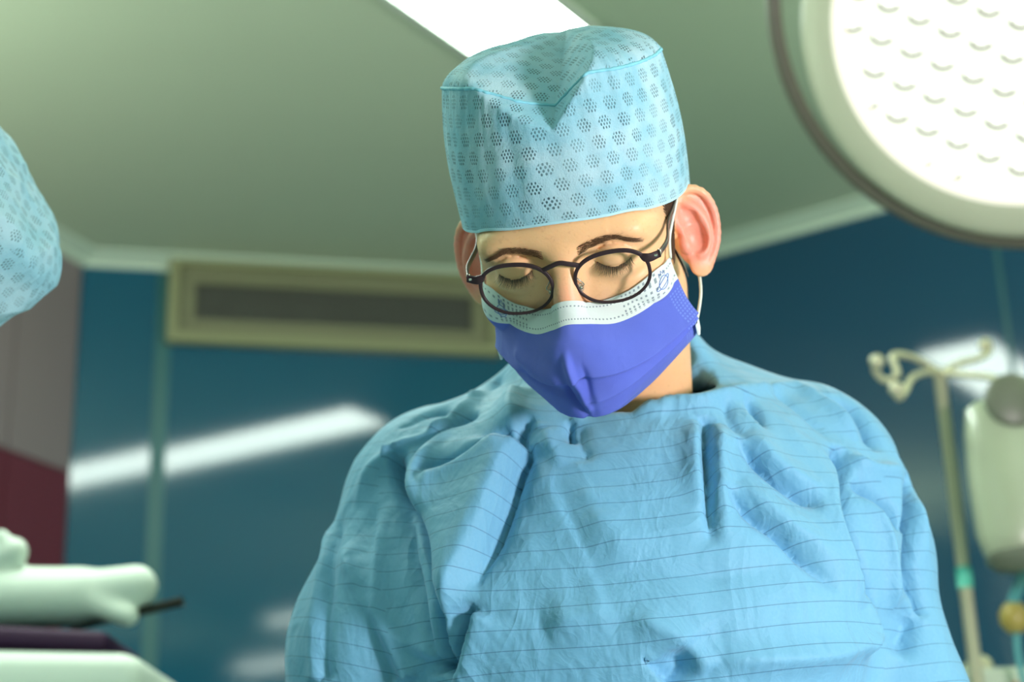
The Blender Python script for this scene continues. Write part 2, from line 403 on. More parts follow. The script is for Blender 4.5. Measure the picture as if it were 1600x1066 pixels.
# one LED lens: glowing dome in a half-round clip
ledV, ledF = lathe((0, 0, 0), (0, 0, 1), [(.0135, -.008), (.0125, 0), (.0095, .005), (.005, .008), (1e-4, .009)], 12)
arc = [(.0150*math.cos(a), .0150*math.sin(a), .001) for a in np.linspace(-2.4, -.1, 10)]
cV, cF = sweep(arc, circ(.0036, 6), up=(0, 0, 1)); nf = len(ledF)
V, Fc = join([(ledV, ledF), (cV, cF)])
led_me = None; BM = Matrix(((l1[0], l2[0], LA[0]), (l1[1], l2[1], LA[1]), (l1[2], l2[2], LA[2]))).to_4x4()
sp = 66/FPX*2.3; row = 0; v = -RF
while v < RF:
    off = (row % 2)*sp/2; u = -RF + off
    while u < RF:
        ua, va2 = u*math.cos(-.28) - v*math.sin(-.28), u*math.sin(-.28) + v*math.cos(-.28)
        if math.hypot(ua, va2) < RF - .014:
            if led_me is None:
                o = mesh('led_lens', V, Fc, None, None, mats=[m_led, m_clip], mid=[0]*nf + [1]*(len(Fc)-nf)); led_me = o.data; o.parent = lamp
            else: o = link('led_lens', led_me, lamp)
            o.matrix_local = Matrix.Translation(Vector(l1*ua + l2*va2 + LA*.0)) @ BM
        u += sp
    v += sp*.62; row += 1
# suspension: yoke and ceiling arm, above the frame
P = catmull([LC - LA*.10, LC - LA*.22 + np.array([.05, .05, .06]), LC - LA*.2 + np.array([.2, .12, .25]), np.array([LC[0]+.35, LC[1]+.2, H-.02])], 24)
mesh('suspension_arm', *tube(P, .03, 14), m_lamp, lamp)
mesh('ceiling_mount', *lathe((LC[0]+.35, LC[1]+.2, H), (0, 0, -1), [(.001, 0), (.11, 0), (.11, .03), (.05, .06), (.001, .06)], 32), m_lamp, lamp)

# ------------------------------------------------------------------ infusion stand, bag, pump
m_chrome = M_('stand_steel', (.66, .64, .45), .32, Metallic=.35); m_chrome.vary((.66, .64, .45), .1, 20); m_chrome = m_chrome.m
m_green = plain('green_tape', (.10, .55, .42), .5)
m_bag = M_('bag_plastic', (.50, .58, .42), .3, Transmission_Weight=.25); m_bag.vary((.52, .60, .42), .08, 14); m_bag = m_bag.m
m_bagdark = plain('dark_grey_plastic', (.16, .18, .13), .4)  # dark grey plastic of hanger flap, outlet collar and casters
m_amber = plain('amber_drip', (.42, .33, .08), .3, .3, 40)
m_clear = plain('clear_tube', (.10, .36, .38), .3)
DP = 2.6
top = at(1468, 585, DP); pb = np.array([top[0], top[1], 0])
iv = empty('infusion_stand', pb); tag(iv, 'pale steel infusion stand with curled hooks against the navy wall', 'infusion stand')
mesh('pole', *tube([pb + [0, 0, .06], pb + [0, 0, .9], top], .0098, 16), m_chrome, iv)
mesh('lower_pole', *tube([pb + [0, 0, .05], pb + [0, 0, 1.0]], .014, 16), m_chrome, iv)
bandc = np.array([top[0], top[1], at(1508, 925, DP)[2]])
mesh('green_band', *tube([bandc - [0, 0, .016], bandc + [0, 0, .016]], .0118, 16), m_green, iv)
for k in range(5):
    a = 2*PI*k/5; e = pb + [.26*math.cos(a), .26*math.sin(a), .045]
    lg = mesh('base_leg', *tube([pb + [0, 0, .07], e], .012, 10), m_chrome, iv)
    mesh('caster', *lathe(e - [0, 0, .020], (math.sin(a), -math.cos(a), 0), [(.001, -.011), (.024, -.011), (.024, .011), (.001, .011)], 16), m_bagdark, lg)
def hookpts(L): return catmull([at(x, y, d) for x, y, d in L], 40)
mesh('hook', *tube(hookpts([(1470, 583, 2.6), (1430, 560, 2.58), (1395, 556, 2.55), (1402, 585, 2.53), (1383, 595, 2.52), (1368, 580, 2.51), (1370, 566, 2.50)]), .0055), m_chrome, iv)
mesh('hook', *tube(hookpts([(1470, 583, 2.6), (1445, 582, 2.55), (1424, 592, 2.49), (1414, 612, 2.46), (1404, 622, 2.44), (1400, 606, 2.43)]), .0055), m_chrome, iv)
mesh('hook', *tube(hookpts([(1470, 583, 2.6), (1500, 568, 2.62), (1530, 560, 2.64), (1546, 548, 2.66), (1543, 536, 2.66), (1532, 540, 2.66)]), .0055), m_chrome, iv)
mesh('hook', *tube(hookpts([(1470, 583, 2.6), (1510, 586, 2.56), (1548, 590, 2.52), (1572, 600, 2.50), (1590, 594, 2.49)]), .0055), m_chrome, iv)
for (x, y, d) in ((1370, 565, 2.50), (1400, 608, 2.43), (1540, 540, 2.66)):
    mesh('hook_ball', *lathe(at(x, y, d), (0, 0, 1), [(.0115*math.sin(t), .0115*math.cos(t)) for t in np.linspace(PI, 0, 9)], 12), m_chrome, iv)
# bag
DB = 2.45; bc = at(1588, 750, DB); upv = np.array([0, 0, 1.0]); bag = empty('infusion_bag', at(1588, 890, DB)); tag(bag, 'pale green full infusion bag hanging at the right edge', 'infusion bag')
rows = []
for z, hw, hd in ((.125, .015, .008), (.122, .045, .016), (.11, .062, .028), (.07, .068, .036), (0, .070, .040), (-.08, .068, .040), (-.112, .060, .034), (-.128, .042, .024), (-.132, .01, .008)):
    rows.append([(bc[0] + hw*math.cos(a), bc[1] + hd*math.sin(a), bc[2] + z) for a in np.linspace(0, 2*PI, 28, endpoint=False)])
mesh('bag_body', np.array(rows).reshape(-1, 3), grid_faces(len(rows), 28, False, True)[:, ::-1], m_bag, bag)
mesh('hanger_flap', *lathe(bc + [.0, -.034, .112], (0, 1, 0), [(.001, -.008), (.035, -.008), (.041, -.004), (.041, .004), (.035, .008), (.001, .008)], 28), m_bagdark, bag)
mesh('outlet_collar', *lathe(bc - [0, 0, .120], (0, 0, -1), [(.056, -.01), (.058, .0), (.046, .012), (.02, .016), (.001, .016)], 24), m_bagdark, bag)
dc = at(1585, 965, DB)
mesh('outlet_tube', *tube([bc - [0.003, 0, .13], dc + [0, 0, .02]], .0085), m_clear, bag)
mesh('drip_chamber', *lathe(dc, (0, 0, 1), [(.001, -.024), (.012, -.022), (.021, -.010), (.022, .006), (.014, .020), (.001, .022)], 20), m_amber, bag)
mesh('line_tube', *tube(catmull([dc - [0, 0, .02], dc - [0, 0, .08], dc + [.02, 0, -.25], dc + [.03, 0, -.5]], 16), .005), m_clear, bag)
# pump
pc = at(1572, 1085, 2.5); pump = empty('infusion_pump', (pc[0], pc[1], pc[2]-.14)); tag(pump, 'pale infusion pump top at the bottom right corner below the drip chamber', 'infusion pump')
mesh('casing', *box(pc + [.01, 0, -.09], (.085, 0, 0), (0, .05, 0), (0, 0, .125), .012), plain('pump_plastic', (.55, .64, .52), .4), pump)
mesh('clamp', *lathe(at(1527, 1046, 2.53), (0, -1, 0), [(.001, -.03), (.017, -.03), (.017, .03), (.012, .034), (.001, .034)], 16), plain('clamp_plastic', (.62, .66, .42), .4), pump)
mesh('display', *box(pc + [.02, -.052, -.03], (.05, 0, 0), (0, .002, 0), (0, 0, .035), .004*.4), plain('pump_display', (.05, .30, .36), .2), pump)
mesh('button', *lathe(pc + [.0, -.052, .005], (0, -1, 0), [(.006, 0), (.006, .004), (.001, .005)], 12), plain('pump_button', (.6, .25, .15), .4), pump)

# ------------------------------------------------------------------ white equipment, lower left
m_eq = plain('white_equipment_plastic', (.82, .90, .80), .45, .04)
m_rod = plain('dark_rod', (.035, .035, .03), .4)
m_purp = plain('dark_purple_pad', (.040, .003, .045), .6)
DE = 2.2; px_ = DE/FPX
eqf = Fld(at(-120, 960, DE) - [.02, .2, .18], at(270, 900, DE) + [.05, .2, .16], .0055)
def W(x, y, dd=0): return at(x, y, DE + dd)
for a, b, ra, rb in (((-110, 935, .0), (118, 933), 52, 46), ((110, 930), (212, 917), 36, 34), ((150, 945, -.02), (200, 963, -.03), 20, 17), ((-10, 880), (22, 862), 26, 22), ((-20, 860), (2, 838), 14, 11)):
    eqf.op(rcone(W(*a), W(*b), ra*px_, rb*px_), .012)
V, Q = eqf.nets(2)
eq = empty('surgical_boom', W(-100, 990)); tag(eq, 'white jointed surgical boom gripping a dark rod, lower left', 'surgical boom')
mesh('arm_body', V, Q, m_eq, eq)
cuff = [W(118, 888), W(124, 900), W(126, 933), W(120, 970), W(112, 978)]
mesh('dark_rod', *tube([W(110, 980, -.01), W(286, 940, -.01)], 8*px_, 14), m_rod, eq)
mesh('arm_shank', *tube([W(-110, 935), W(-330, 925), [W(-330, 925)[0], W(-330, 925)[1], H]], .045, 16), m_eq, eq)
cart = empty('equipment_cart', [W(-60, 1100)[0], W(-60, 1100)[1], 0]); tag(cart, 'white equipment cart with rounded top edge in the lower left corner', 'equipment cart')
c0 = W(-80, 1078, .0); cl = box((c0[0]+.0, c0[1]+.02, c0[2]-.022), (.285, 0, -.014), (.0, .17, 0), (.0, 0, .055), .022)
mesh('cart_top', *cl, m_eq, cart)
mesh('cart_column', *box((c0[0]-.1, c0[1]+.05, c0[2]/2-.05), (.09, 0, 0), (0, .09, 0), (0, 0, c0[2]/2-.045), .015), m_eq, cart)
mesh('cart_base', *box((c0[0]-.1, c0[1]+.05, .05), (.24, 0, 0), (0, .22, 0), (0, 0, .045), .02), m_eq, cart)
pd = tag(mesh('instrument_pad', *box(np.array([c0[0]-.03, c0[1]+.0, c0[2]+.060]), (.26, 0, -.022), (0, .10, 0), (.0, 0, .016), .008), m_purp), 'dark purple pad lying on the white cart, lower left', 'pad')

# ------------------------------------------------------------------ head space (mm: x to the photo's right, y back, z up; 0 = between the eyes)
def rotm(y, p, r):
    cz, sz, cx, sx, cy, sy = math.cos(y), math.sin(y), math.cos(p), math.sin(p), math.cos(r), math.sin(r)
    return np.array([[cz, -sz, 0], [sz, cz, 0], [0, 0, 1]]) @ np.array([[1, 0, 0], [0, cx, -sx], [0, sx, cx]]) @ np.array([[cy, 0, sy], [0, 1, 0], [-sy, 0, cy]])
RH = rotm(*np.radians([-13.4, 39.1, -.64])); OH = np.array([.0558, 1.1825, 1.6001])
def hw(p): return np.asarray(p, float)/1000 @ RH.T + OH
def wh(p): return (np.asarray(p, float) - OH) @ RH * 1000
NECK = np.array([.088, 1.372, 1.475])               # neck base, world
nb = wh(NECK)
EX, EZ = 36.0, 9.0
hd = Fld((-118, -128, -262), (118, 128, 122), 1.45)
U, S_ = hd.op, True
U(ell((0, 12, 36), (77.5, 97, 82)))
U(ell((0, -28, -25), (69, 62, 78)), 26)
U(ell((0, -34, -76), (53, 50, 38)), 20)
U(ell((0, -74, -100), (19, 13, 15)), 18, c=(0, -74, -100), r=60)
for s in (-1, 1):
    U(ell((s*49, -58, -24), (20, 20, 17)), 18, c=(s*49, -58, -24), r=60)
    U(ell((s*46, -54, 20), (18, 19, 19)), 22, c=(s*46, -54, 20), r=75)
    U(ell((s*48, -20, -68), (15, 28, 26)), 18, c=(s*48, -20, -68), r=70)
    U(ell((s*27, -79.5, 25), (30, 9, 9)), 22, c=(s*27, -82, 25), r=62)
for s in (-1, 1):
    U(ell((s*(EX+.5), -103, EZ+1), (21, 17, 13)), 12, True, c=(s*EX, -100, EZ+1), r=50)
U(rcone((0, -87, 12), (0, -103, -34), 9, 11), 11, c=(0, -98, -12), r=60)
for s in (-1, 1):
    U(ell((s*11, -98, -37), (8, 11, 8)), 6, c=(s*11, -98, -37), r=30)
    U(ell((s*7, -103, -46), (3, 4, 4)), 2, True, c=(s*7, -103, -46), r=20)
    # eyeball under lowered lid; lower lid; crease of the upper lid; lash line
    U(ell((s*EX, -76.5, EZ), (16, 14.5, 13.5)), 3.5, c=(s*EX, -78, EZ), r=34)
    U(ell((s*EX, -75.5, EZ-11), (17, 13, 8)), 6, c=(s*EX, -78, EZ-11), r=34)
    lash = [(s*(EX + x), -76.5 - 14.6*math.sqrt(max(.05, 1 - (x/16.5)**2 - ((z+3)/13.8)**2)), z+3+EZ) for x, z in [(-13, -6), (-9, -8.6), (-4, -10.2), (1, -10.6), (6, -9.8), (10, -8), (13.5, -5)]]
    for a, b in zip(lash[:-1], lash[1:]): U(rcone(a, b, .9, .9), 1.2, True, c=a, r=12)
    fold = [(s*(EX + x), -76.5 - 14.6*math.sqrt(max(.05, 1 - (x/17)**2 - ((z+3)/14.5)**2)), z+3+EZ) for x, z in [(-12, 3), (-6, 6), (1, 7), (8, 5.5), (13, 2)]]
    for a, b in zip(fold[:-1], fold[1:]): U(rcone(a, b, .8, .8), 1.6, True, c=a, r=12)
U(ell((0, -86, -62), (22, 9, 5)), 5, c=(0, -86, -62), r=40); U(ell((0, -86, -72), (19, 9, 6)), 5, c=(0, -86, -72), r=40)
U(rcone((-22, -88, -67), (22, -88, -67), 1.5, 1.5), 3, True, c=(0, -88, -67), r=34)
# ears
def earmap(s):
    O = np.array([s*75, 4, -11.0]); a = math.radians(60)
    u = np.array([s*math.sin(a), math.cos(a), .16]); u /= np.linalg.norm(u); v = np.array([0, .20, 1.0]); v -= u*(u@v); v /= np.linalg.norm(v)
    w_ = np.cross(v, u)*(-1 if s > 0 else 1); w_ = w_ if w_[0]*s > 0 else -w_
    return lambda p: O + u*p[0] + v*p[1] + w_*p[2], (O, u, v, w_)
def earell(fr, c, r):
    O, u, v, w_ = fr; c = O + u*c[0] + v*c[1] + w_*c[2]
    def fn(X, Y, Z):
        x, y, z = X-c[0], Y-c[1], Z-c[2]
        a, b, d = x*u[0]+y*u[1]+z*u[2], x*v[0]+y*v[1]+z*v[2], x*w_[0]+y*w_[1]+z*w_[2]
        k0 = np.sqrt((a/r[0])**2 + (b/r[1])**2 + (d/r[2])**2); k1 = np.sqrt((a/r[0]**2)**2 + (b/r[1]**2)**2 + (d/r[2]**2)**2)
        return (k0*(k0-1)/np.maximum(k1, 1e-6)).astype(np.float32)
    return fn
for s in (-1, 1):
    mp, fr = earmap(s); cc = mp((14, 0, 0)); K = dict(c=cc, r=52)
    U(earell(fr, (15, 4, -.5), (16.5, 28, 3.2)), 3, **K)
    U(earell(fr, (8, -25, .5), (9.5, 10, 3.8)), 5, **K)
    U(earell(fr, (4, -2, -4), (9, 20, 6)), 5, **K)
    hx = [(3, 2, 4), (1, 12, 2), (4, 24, 1.5), (12, 32, 1.5), (22, 32, 2), (30, 24, 2.5), (32.5, 12, 2.5), (31, 0, 2.3), (26.5, -12, 2), (20, -21, 1.5), (13, -28, 1)]
    hx = catmull(hx, 22)
    for a, b in zip(hx[:-1], hx[1:]): U(rcone(mp(a), mp(b), 3.1, 3.1), 1.6, c=mp(a), r=16)
    ah = catmull([(12, 25, 2), (18, 17, 3), (21.5, 6, 4), (20.5, -5, 4), (15, -14, 3.6), (9, -17.5, 3.5)], 12)
    for a, b in zip(ah[:-1], ah[1:]): U(rcone(mp(a), mp(b), 3.0, 3.0), 3, c=mp(a), r=16)
    U(earell(fr, (10, -4, 5.5), (8.5, 11.5, 7)), 3, True, c=mp((10, -4, 4)), r=26)
    U(earell(fr, (11, 12, 4.5), (6, 6, 4)), 3, True, c=mp((11, 12, 4)), r=20)
    U(earell(fr, (0, -6, 4.5), (4.5, 7, 4.5)), 3, c=mp((0, -6, 4)), r=18)
# neck, running down into the gown
U(rcone((7, 38, -58), nb, 58, 60, (.92, 1.18, 1)), 22)
U(rcone(nb + wh(OH + [0, .0, 0]), wh(NECK + [0, .03, -.09]), 60, 85), 20)
headV, headQ = hd.nets(2)
hV = headV.copy()

m_skin = M_('skin', (.72, .43, .27), .42, Subsurface_Weight=.22, Subsurface_Scale=.006, Specular_IOR_Level=.35)
m_skin.b.inputs['Subsurface Radius'].default_value = (1.0, .35, .18)
f1 = m_skin.noise(18, 4); f2 = m_skin.noise(240, 2).step(.60, .72)
attr = m_skin.nt.nodes.new('ShaderNodeAttribute'); attr.attribute_name = 'ruddy'
c_ = m_skin.mix(f1, (.77, .46, .235), (.86, .54, .285)); c_ = m_skin.mix(X_(m_skin.nt, attr.outputs['Fac']), c_, (.80, .33, .24)); c_ = m_skin.mix(f2*.22, c_, (.50, .25, .14))
m_skin.set('Base Color', c_); m_skin.bump(m_skin.noise(520, 4), .25, .0006); m_skin = m_skin.m
m_hair = plain('brown_hair', (.10, .055, .028), .5, .4, 60)

m_brow = plain('light_brown_brow', (.17, .095, .045), .6, .4, 60)
PB = np.array([.09, 1.40, 0])
man = empty('person', PB); tag(man, 'person in blue surgical gown, cap and violet mask, looking down through dark round glasses', 'person')
body = mesh('body', hw(headV), headQ, m_skin, man)
rd = np.zeros(len(headV))
for s in (-1, 1):
    mp, fr = earmap(s); dd = np.linalg.norm(headV - mp((16, 0, 0)), axis=1); rd = np.maximum(rd, np.clip((36 - dd)/14, 0, 1)*(np.abs(headV[:, 0]) > 74))
nd = np.linalg.norm((headV - [0, -104, -26])/[1, 1, 1.6], axis=1); rd = np.maximum(rd, .5*np.clip((22 - nd)/12, 0, 1))
a_ = body.data.attributes.new('ruddy', 'FLOAT', 'POINT'); a_.data.foreach_set('value', rd.astype(np.float32))

def onface(x, z, off=0.0):
    p = hd.trace(np.array([x, -127.0, z]), np.array([0, 1.0, 0]), 0, 200, 500); return p - np.array([0, off, 0]) if p is not None else np.array([x, -80, z])
def onside(s, y, z, off=0.0):
    p = hd.trace(np.array([s*117.0, y, z]), np.array([-s*1.0, 0, 0]), 0, 110, 400); return p + np.array([s*off, 0, 0]) if p is not None else np.array([s*70, y, z])
def strand(P, r0, k=3):
    n = len(P); sc = np.linspace(1, .12, n)[:, None]; return sweep(P, circ(r0, k), scale=np.repeat(sc, 2, 1), caps=False)
# eyebrows and lashes
for s in (-1, 1):
    prt = []
    for i in range(520):
        t = rng.random(); x = 12 + 42*t; zc = 17.5 + 6.5*math.sin(min(1, t*1.25)*PI*.62) - 5.5*max(0, t - .62)/.38
        th = (4.2 - 2.6*t)*(rng.random() - .5)*1.7; z = zc + th
        p0 = onface(s*x, z); p0 = p0 - norm(hd.grad(p0))*.2; dx, dz = 4.2 + 2.5*rng.random(), (3.2*(1 - t*1.5) + rng.normal(0, 1.0)) - th*.35
        p2 = onface(s*(x + dx), z + dz); p2 = p2 + norm(hd.grad(p2))*1.0; pm = (p0 + p2)/2; pm = pm + norm(hd.grad(pm))*max(0., 1.3 - float(hd.val(pm)))
        prt.append(strand(catmull([p0, pm, p2], 4), .11 + .08*rng.random()))
    V, Fc = join(prt); o = mesh('eyebrow', hw(V), Fc, m_brow, man); tag(o, 'brown eyebrow', kind='stuff')
    prt = []
    for i in range(75):
        x = -12 + 25*(i + rng.random()*.6)/75; z = EZ - 7.4 + .028*(x - .5)**2; p0 = onface(s*(EX + x), z, .0)
        L = 7.2 + 3*rng.random() - .012*(x*x); sp_ = x*.28 + rng.normal(0, .5)
        P = [p0, p0 + [s*sp_*.4, -L*.5, -L*.42], p0 + [s*sp_, -L*.85, -L*.62]]
        prt.append(strand(catmull(P, 5), .22))
    V, Fc = join(prt); mesh('eyelashes', hw(V), Fc, m_hair, man)['kind'] = 'stuff'
# short hair: a close shell under the cap plus strands at the temples
sel = (headV[:, 2] > 50 - 14*np.clip((headV[:, 1] + 60)/60, 0, 1)) | ((headV[:, 1] > 38) & (headV[:, 2] > -55))
sel &= np.abs(headV[:, 0]) < 79
hf = headQ[sel[headQ].all(1)]; idx = np.unique(hf); rm = np.full(len(headV), -1); rm[idx] = np.arange(len(idx))
g_ = norm(hd.grad(headV[idx])); mesh('hair', hw(headV[idx] + g_*2.2), rm[hf], m_hair, man)
prt = []
for s in (-1, 1):
    for i in range(1100):
        t = rng.random(); z = 46 - 60*t**1.15; wdt = 26 - 15*t; y = -26 + (rng.random())*wdt - 6*t - (10*(1-t) if rng.random() < .4 else 0)
        y = min(y, 6)
        p0 = onside(s, y, z, -.3)
        if y > -5 or abs(p0[0]) > 92: continue
        p2 = onside(s, y + 3 + 2*rng.normal(), z - 7 - 3*rng.random(), 1.2)
        if abs(p2[0]) > 92 or abs(p2[0] - p0[0]) > 6: continue
        prt.append(strand(catmull([p0, (p0 + p2)/2 + [s*1.2, 0, 0], p2], 4), .2 + .1*rng.random()))
V, Fc = join(prt); mesh('temple_hair', hw(V), Fc, m_hair, man)['kind'] = 'stuff'

# ------------------------------------------------------------------ cap
def cap_material(name, base, pale):
    m = M_(name, base, .75, Specular_IOR_Level=.15); u, v = m.uvw()
    cw, ch = 15.4, 13.2
    r_ = (v/ch).floor(); uo = u + r_.mod(2.0)*(cw/2)
    lu, lv = (uo.mod(cw) - cw/2), (v.mod(ch) - ch/2)
    hexd = (lu.abs()*.9 + lv.abs()*.5).max(lv.abs()); inside = hexd.lt(4.9)
    iw, ih = 2.3, 2.6
    ir = (lv/ih + 50).floor(); iu = lu + 40 + ir.mod(2.0)*(iw/2)
    a, b = (iu.mod(iw) - iw/2)/.58, ((lv + 50*ih).mod(ih) - ih/2)/1.12
    wob = m.noise(120, 2)*.9 + .55
    hole = ((a*a + b*b)/wob).step(1.25, .55)*inside
    f = m.noise(24, 5, dist=.6).step(.3, .7); fi = m.noise(900, 2, stretch=(1, .25, 1))
    m.set('Base Color', m.mix(hole*((m.noise(22, 3)*2.2 - .55).max(.12).min(1.0)), m.mix(f*.6 + fi*.4, base, pale), (.012, .05, .07)))
    m.bump(fi*.5 + m.noise(70, 4)*1.4 - hole*1.0 + m.noise(16, 4, dist=1.0)*5.0, .5, .0012)
    nt = m.nt; out = nt.nodes['Material Output']; tr = nt.nodes.new('ShaderNodeBsdfTransparent'); tl = nt.nodes.new('ShaderNodeBsdfTranslucent'); tl.inputs[0].default_value = (*pale, 1)
    m1 = nt.nodes.new('ShaderNodeMixShader'); m1.inputs[0].default_value = .22; nt.links.new(m.b.outputs[0], m1.inputs[1]); nt.links.new(tl.outputs[0], m1.inputs[2])
    m2 = nt.nodes.new('ShaderNodeMixShader'); nt.links.new((hole*.15).v, m2.inputs[0]); nt.links.new(m1.outputs[0], m2.inputs[1]); nt.links.new(tr.outputs[0], m2.inputs[2]); nt.links.new(m2.outputs[0], out.inputs[0])
    return m.m
m_cap = cap_material('cap_fabric', (.22, .56, .70), (.56, .80, .88))
m_caphem = plain('cap_hem_fabric', (.40, .70, .80), .75, .12, 60)
m_capseam = plain('cap_seam', (.20, .56, .68), .7, .15, 60)
NT, NB, NC = 420, 110, 90
th = np.linspace(-PI, PI, NT, endpoint=False)
def cap_edge(th): c = np.cos(th); return np.where(c > 0, 30 + 10*c**2, 30 + 52*c)
def vn(th, seed, amp, n=6):
    r = np.random.default_rng(seed); return sum(amp/(k**.7)*r.normal()*np.cos(k*th + r.random()*6.28) for k in range(2, 2+n))
SEAM = lambda th: 140 + 8*np.sin(th)*0 - 16*(1 - np.cos(th))/2 + vn(th, 3, .9)
def cap_band(th, t):
    rx = 86.5 + 2.5*np.sin(PI*t) - 5*t**3; ry = 100 + 2.5*np.sin(PI*t) - 7*t**3
    wr = (1 + .010*vn(th*3, 11, 1.0)*t + .007*vn(th*6, 12, 1.0)*np.sin(PI*t) + .006*np.abs(vn(th*14, 13, 1.0))*t**4)
    z = cap_edge(th)*(1-t) + SEAM(th)*t
    sn, cs = np.sin(th), np.cos(th); ex = .84 + .16*t; sn, cs = np.sign(sn)*np.abs(sn)**ex, np.sign(cs)*np.abs(cs)**ex
    return np.stack([rx*sn*wr, 9 - ry*cs*wr, z], -1)
def cap_top(th, r):                                    # r 1 at the seam, 0 in the middle
    p = cap_band(th, np.ones_like(th)); c = np.array([0, 12, 0]); q = c + (p - c)*r[..., None]
    q[..., 2] = p[..., 2]*r**2 + (1-r**2)*152 + 9*np.sin(PI*np.sqrt(np.clip(1-r, 0, 1)))*(1) + .8*vn(th*2, 21, 1.0)*r*(1-r)*4
    return q
XV, YV, ZV = 10.0, -92.0, 106.0
def dent(p):
    q = p.copy(); dx = p[..., 0] - XV; dy = p[..., 1] - YV
    zc = ZV + .36*dy + np.where(dx < 0, -.50*dx, .95*dx) - .0*dy
    ex = p[..., 2] - zc; k = 3.0
    h = np.clip(.5 + .5*ex/k, 0, 1); amt = np.where(ex > k, ex, np.where(ex < -k, 0, h*h*k))
    amt = np.where(p[..., 1] < 60, amt, 0)
    amt = np.maximum(amt, 0); q[..., 1] += .75*amt; q[..., 2] -= .73*amt
    return q
A, B = np.meshgrid(th, np.linspace(0, 1, NB), indexing='ij'); band = dent(cap_band(A, B))
for _ in range(4):
    g_ = hd.grad(band); band = band + norm(g_)*np.maximum(0, 1.5 - hd.val(band))[..., None]*(np.cos(A) > -.1)[..., None]*np.clip(1 - B*1.6, 0, 1)[..., None]**.5
A2, B2 = np.meshgrid(th, 1 - np.linspace(0, 1, NC)**1.2*.998, indexing='ij'); topc = dent(cap_top(A2, B2))
capo = mesh('surgical_cap', hw(band.reshape(-1, 3)), grid_faces(NT, NB, True, False), m_cap, man, uv=np.stack([A*88 + 400, B*104 + 400], -1).reshape(-1, 2))
tag(capo, 'pale blue disposable cap with clusters of tiny holes')
sm = capo.modifiers.new('thickness', 'SOLIDIFY'); sm.thickness = .0006; sm.offset = 0
cr = cap_top(A2, B2); ct = mesh('cap_crown', hw(topc.reshape(-1, 3)), grid_faces(NT, NC, True, False), m_cap, capo, uv=np.stack([cr[..., 0] + 400, cr[..., 1]*1.15 + 400], -1).reshape(-1, 2))
P = band[:, -1]; P = P + np.array([0, 0, .4]); rs = 1 + .35*np.abs(vn(th*9, 31, 1.0, 8))
mesh('crown_seam', hw(sweep(P, circ(1.1, 8), closed=True, up=(0, 0, 1), scale=np.repeat(rs[:, None], 2, 1))[0]), grid_faces(NT, 8, True, True), m_capseam, capo)
P = band[:, 0]; mesh('cap_hem', hw(sweep(P, rrect(.8, 2.0, .3), closed=True, up=(0, 0, 1))[0]), grid_faces(NT, 16, True, True), m_caphem, capo)

# ------------------------------------------------------------------ mask
half = [  # rows top to bottom: centre, nose side, cheek, cheekbone, side edge
 [(0, -104, -15), (13, -97, -20), (30, -87.5, -22), (51, -74, -17), (72, -52, -8)],
 [(0, -113, -27), (14, -106, -31), (32, -95, -36), (54, -79, -32), (74, -53, -22)],
 [(0, -121, -42), (16, -115, -46), (35, -101, -50), (57, -81, -47), (76, -54, -38)],
 [(0, -119, -66), (17, -115, -68), (37, -101, -68), (60, -78, -62), (78, -52, -54)],
 [(0, -113, -88), (18, -108, -88), (37, -94, -84), (60, -72, -76), (78, -50, -66)],
 [(0, -103, -104), (17, -98, -102), (34, -84, -97), (55, -65, -87), (74, -46, -74)],
 [(0, -88, -112), (15, -83, -110), (30, -70, -105), (46, -54, -94), (63, -41, -77)]]
half = half
net = np.array([[(-p[0]*.89, p[1]*1.03, p[2]) for p in r[:0:-1]] + r for r in half], float)      # 7 x 9 x 3
NU, NV = 190, 150
r1 = np.stack([catmull(net[:, j], NV) for j in range(9)], 1)                            # NV x 9
msk = np.stack([catmull(r1[i], NU) for i in range(NV)], 1)                              # NU x NV x 3
uu, vv = np.meshgrid(np.linspace(-1, 1, NU), np.linspace(0, 1, NV), indexing='ij')
def mnorm(m): return norm(np.cross(np.gradient(m, axis=0), np.gradient(m, axis=1)))
mn = mnorm(msk); mn *= np.sign((mn*[0, -1, 0]).sum(-1, keepdims=True).mean())
def pleat(vc, d, lo, hi):         # a downward-facing step: fabric above overlaps fabric below
    x = (vv - vc)/1.0; st = np.where(x < 0, np.exp(x/.10), np.exp(-np.maximum(x, 0)/.012)); return d*st*np.clip((uu - lo)/.25, 0, 1)*np.clip((hi - uu)/.25, 0, 1)
dsp = pleat(.50 + .10*np.abs(uu)**1.5*np.where(uu > 0, -.2, .6), 5.5, -1.2, 1.2) + pleat(.66 - .12*uu, 5.2, -.15, 1.3) + pleat(.80 - .05*uu, 4.2, -1.3, .5)
def bumpuv(u0, v0, u1, v1, wd, a):
    du, dv_ = u1-u0, (v1-v0); L = du*du + dv_*dv_*.64; t = np.clip(((uu-u0)*du + (vv-v0)*dv_*.64)/L, 0, 1)
    d = np.hypot(uu-u0-t*du, (vv-v0-t*dv_)*.8); return a*np.exp(-(d/wd)**2)*(1 - .5*t)
dsp = dsp + bumpuv(-.10, .44, -.02, .70, .045, 6.0) + bumpuv(-.65, .40, -.12, .52, .05, 4.0) - bumpuv(-.60, .55, -.10, .60, .05, 4.0) + bumpuv(.05, .66, .6, .50, .05, 3.0) - bumpuv(-.20, .58, -.05, .78, .04, 4.5) - bumpuv(.06, .50, .02, .76, .04, 2.5)
dsp = dsp + .9*np.sin(uu*9 + vv*5)*np.sin(vv*14 - uu*4)*np.clip(vv*2 - .3, 0, 1)*(1-np.abs(uu)**4)
shf = np.clip(vv*1.6 - .15, 0, 1)*5.0; msk[..., 0] += shf
msk2 = msk + mn*dsp[..., None]
for _ in range(4):
    dv0 = hd.val(msk2); msk2 = msk2 + norm(hd.grad(msk2))*np.maximum(0, 1.8 - dv0)[..., None]
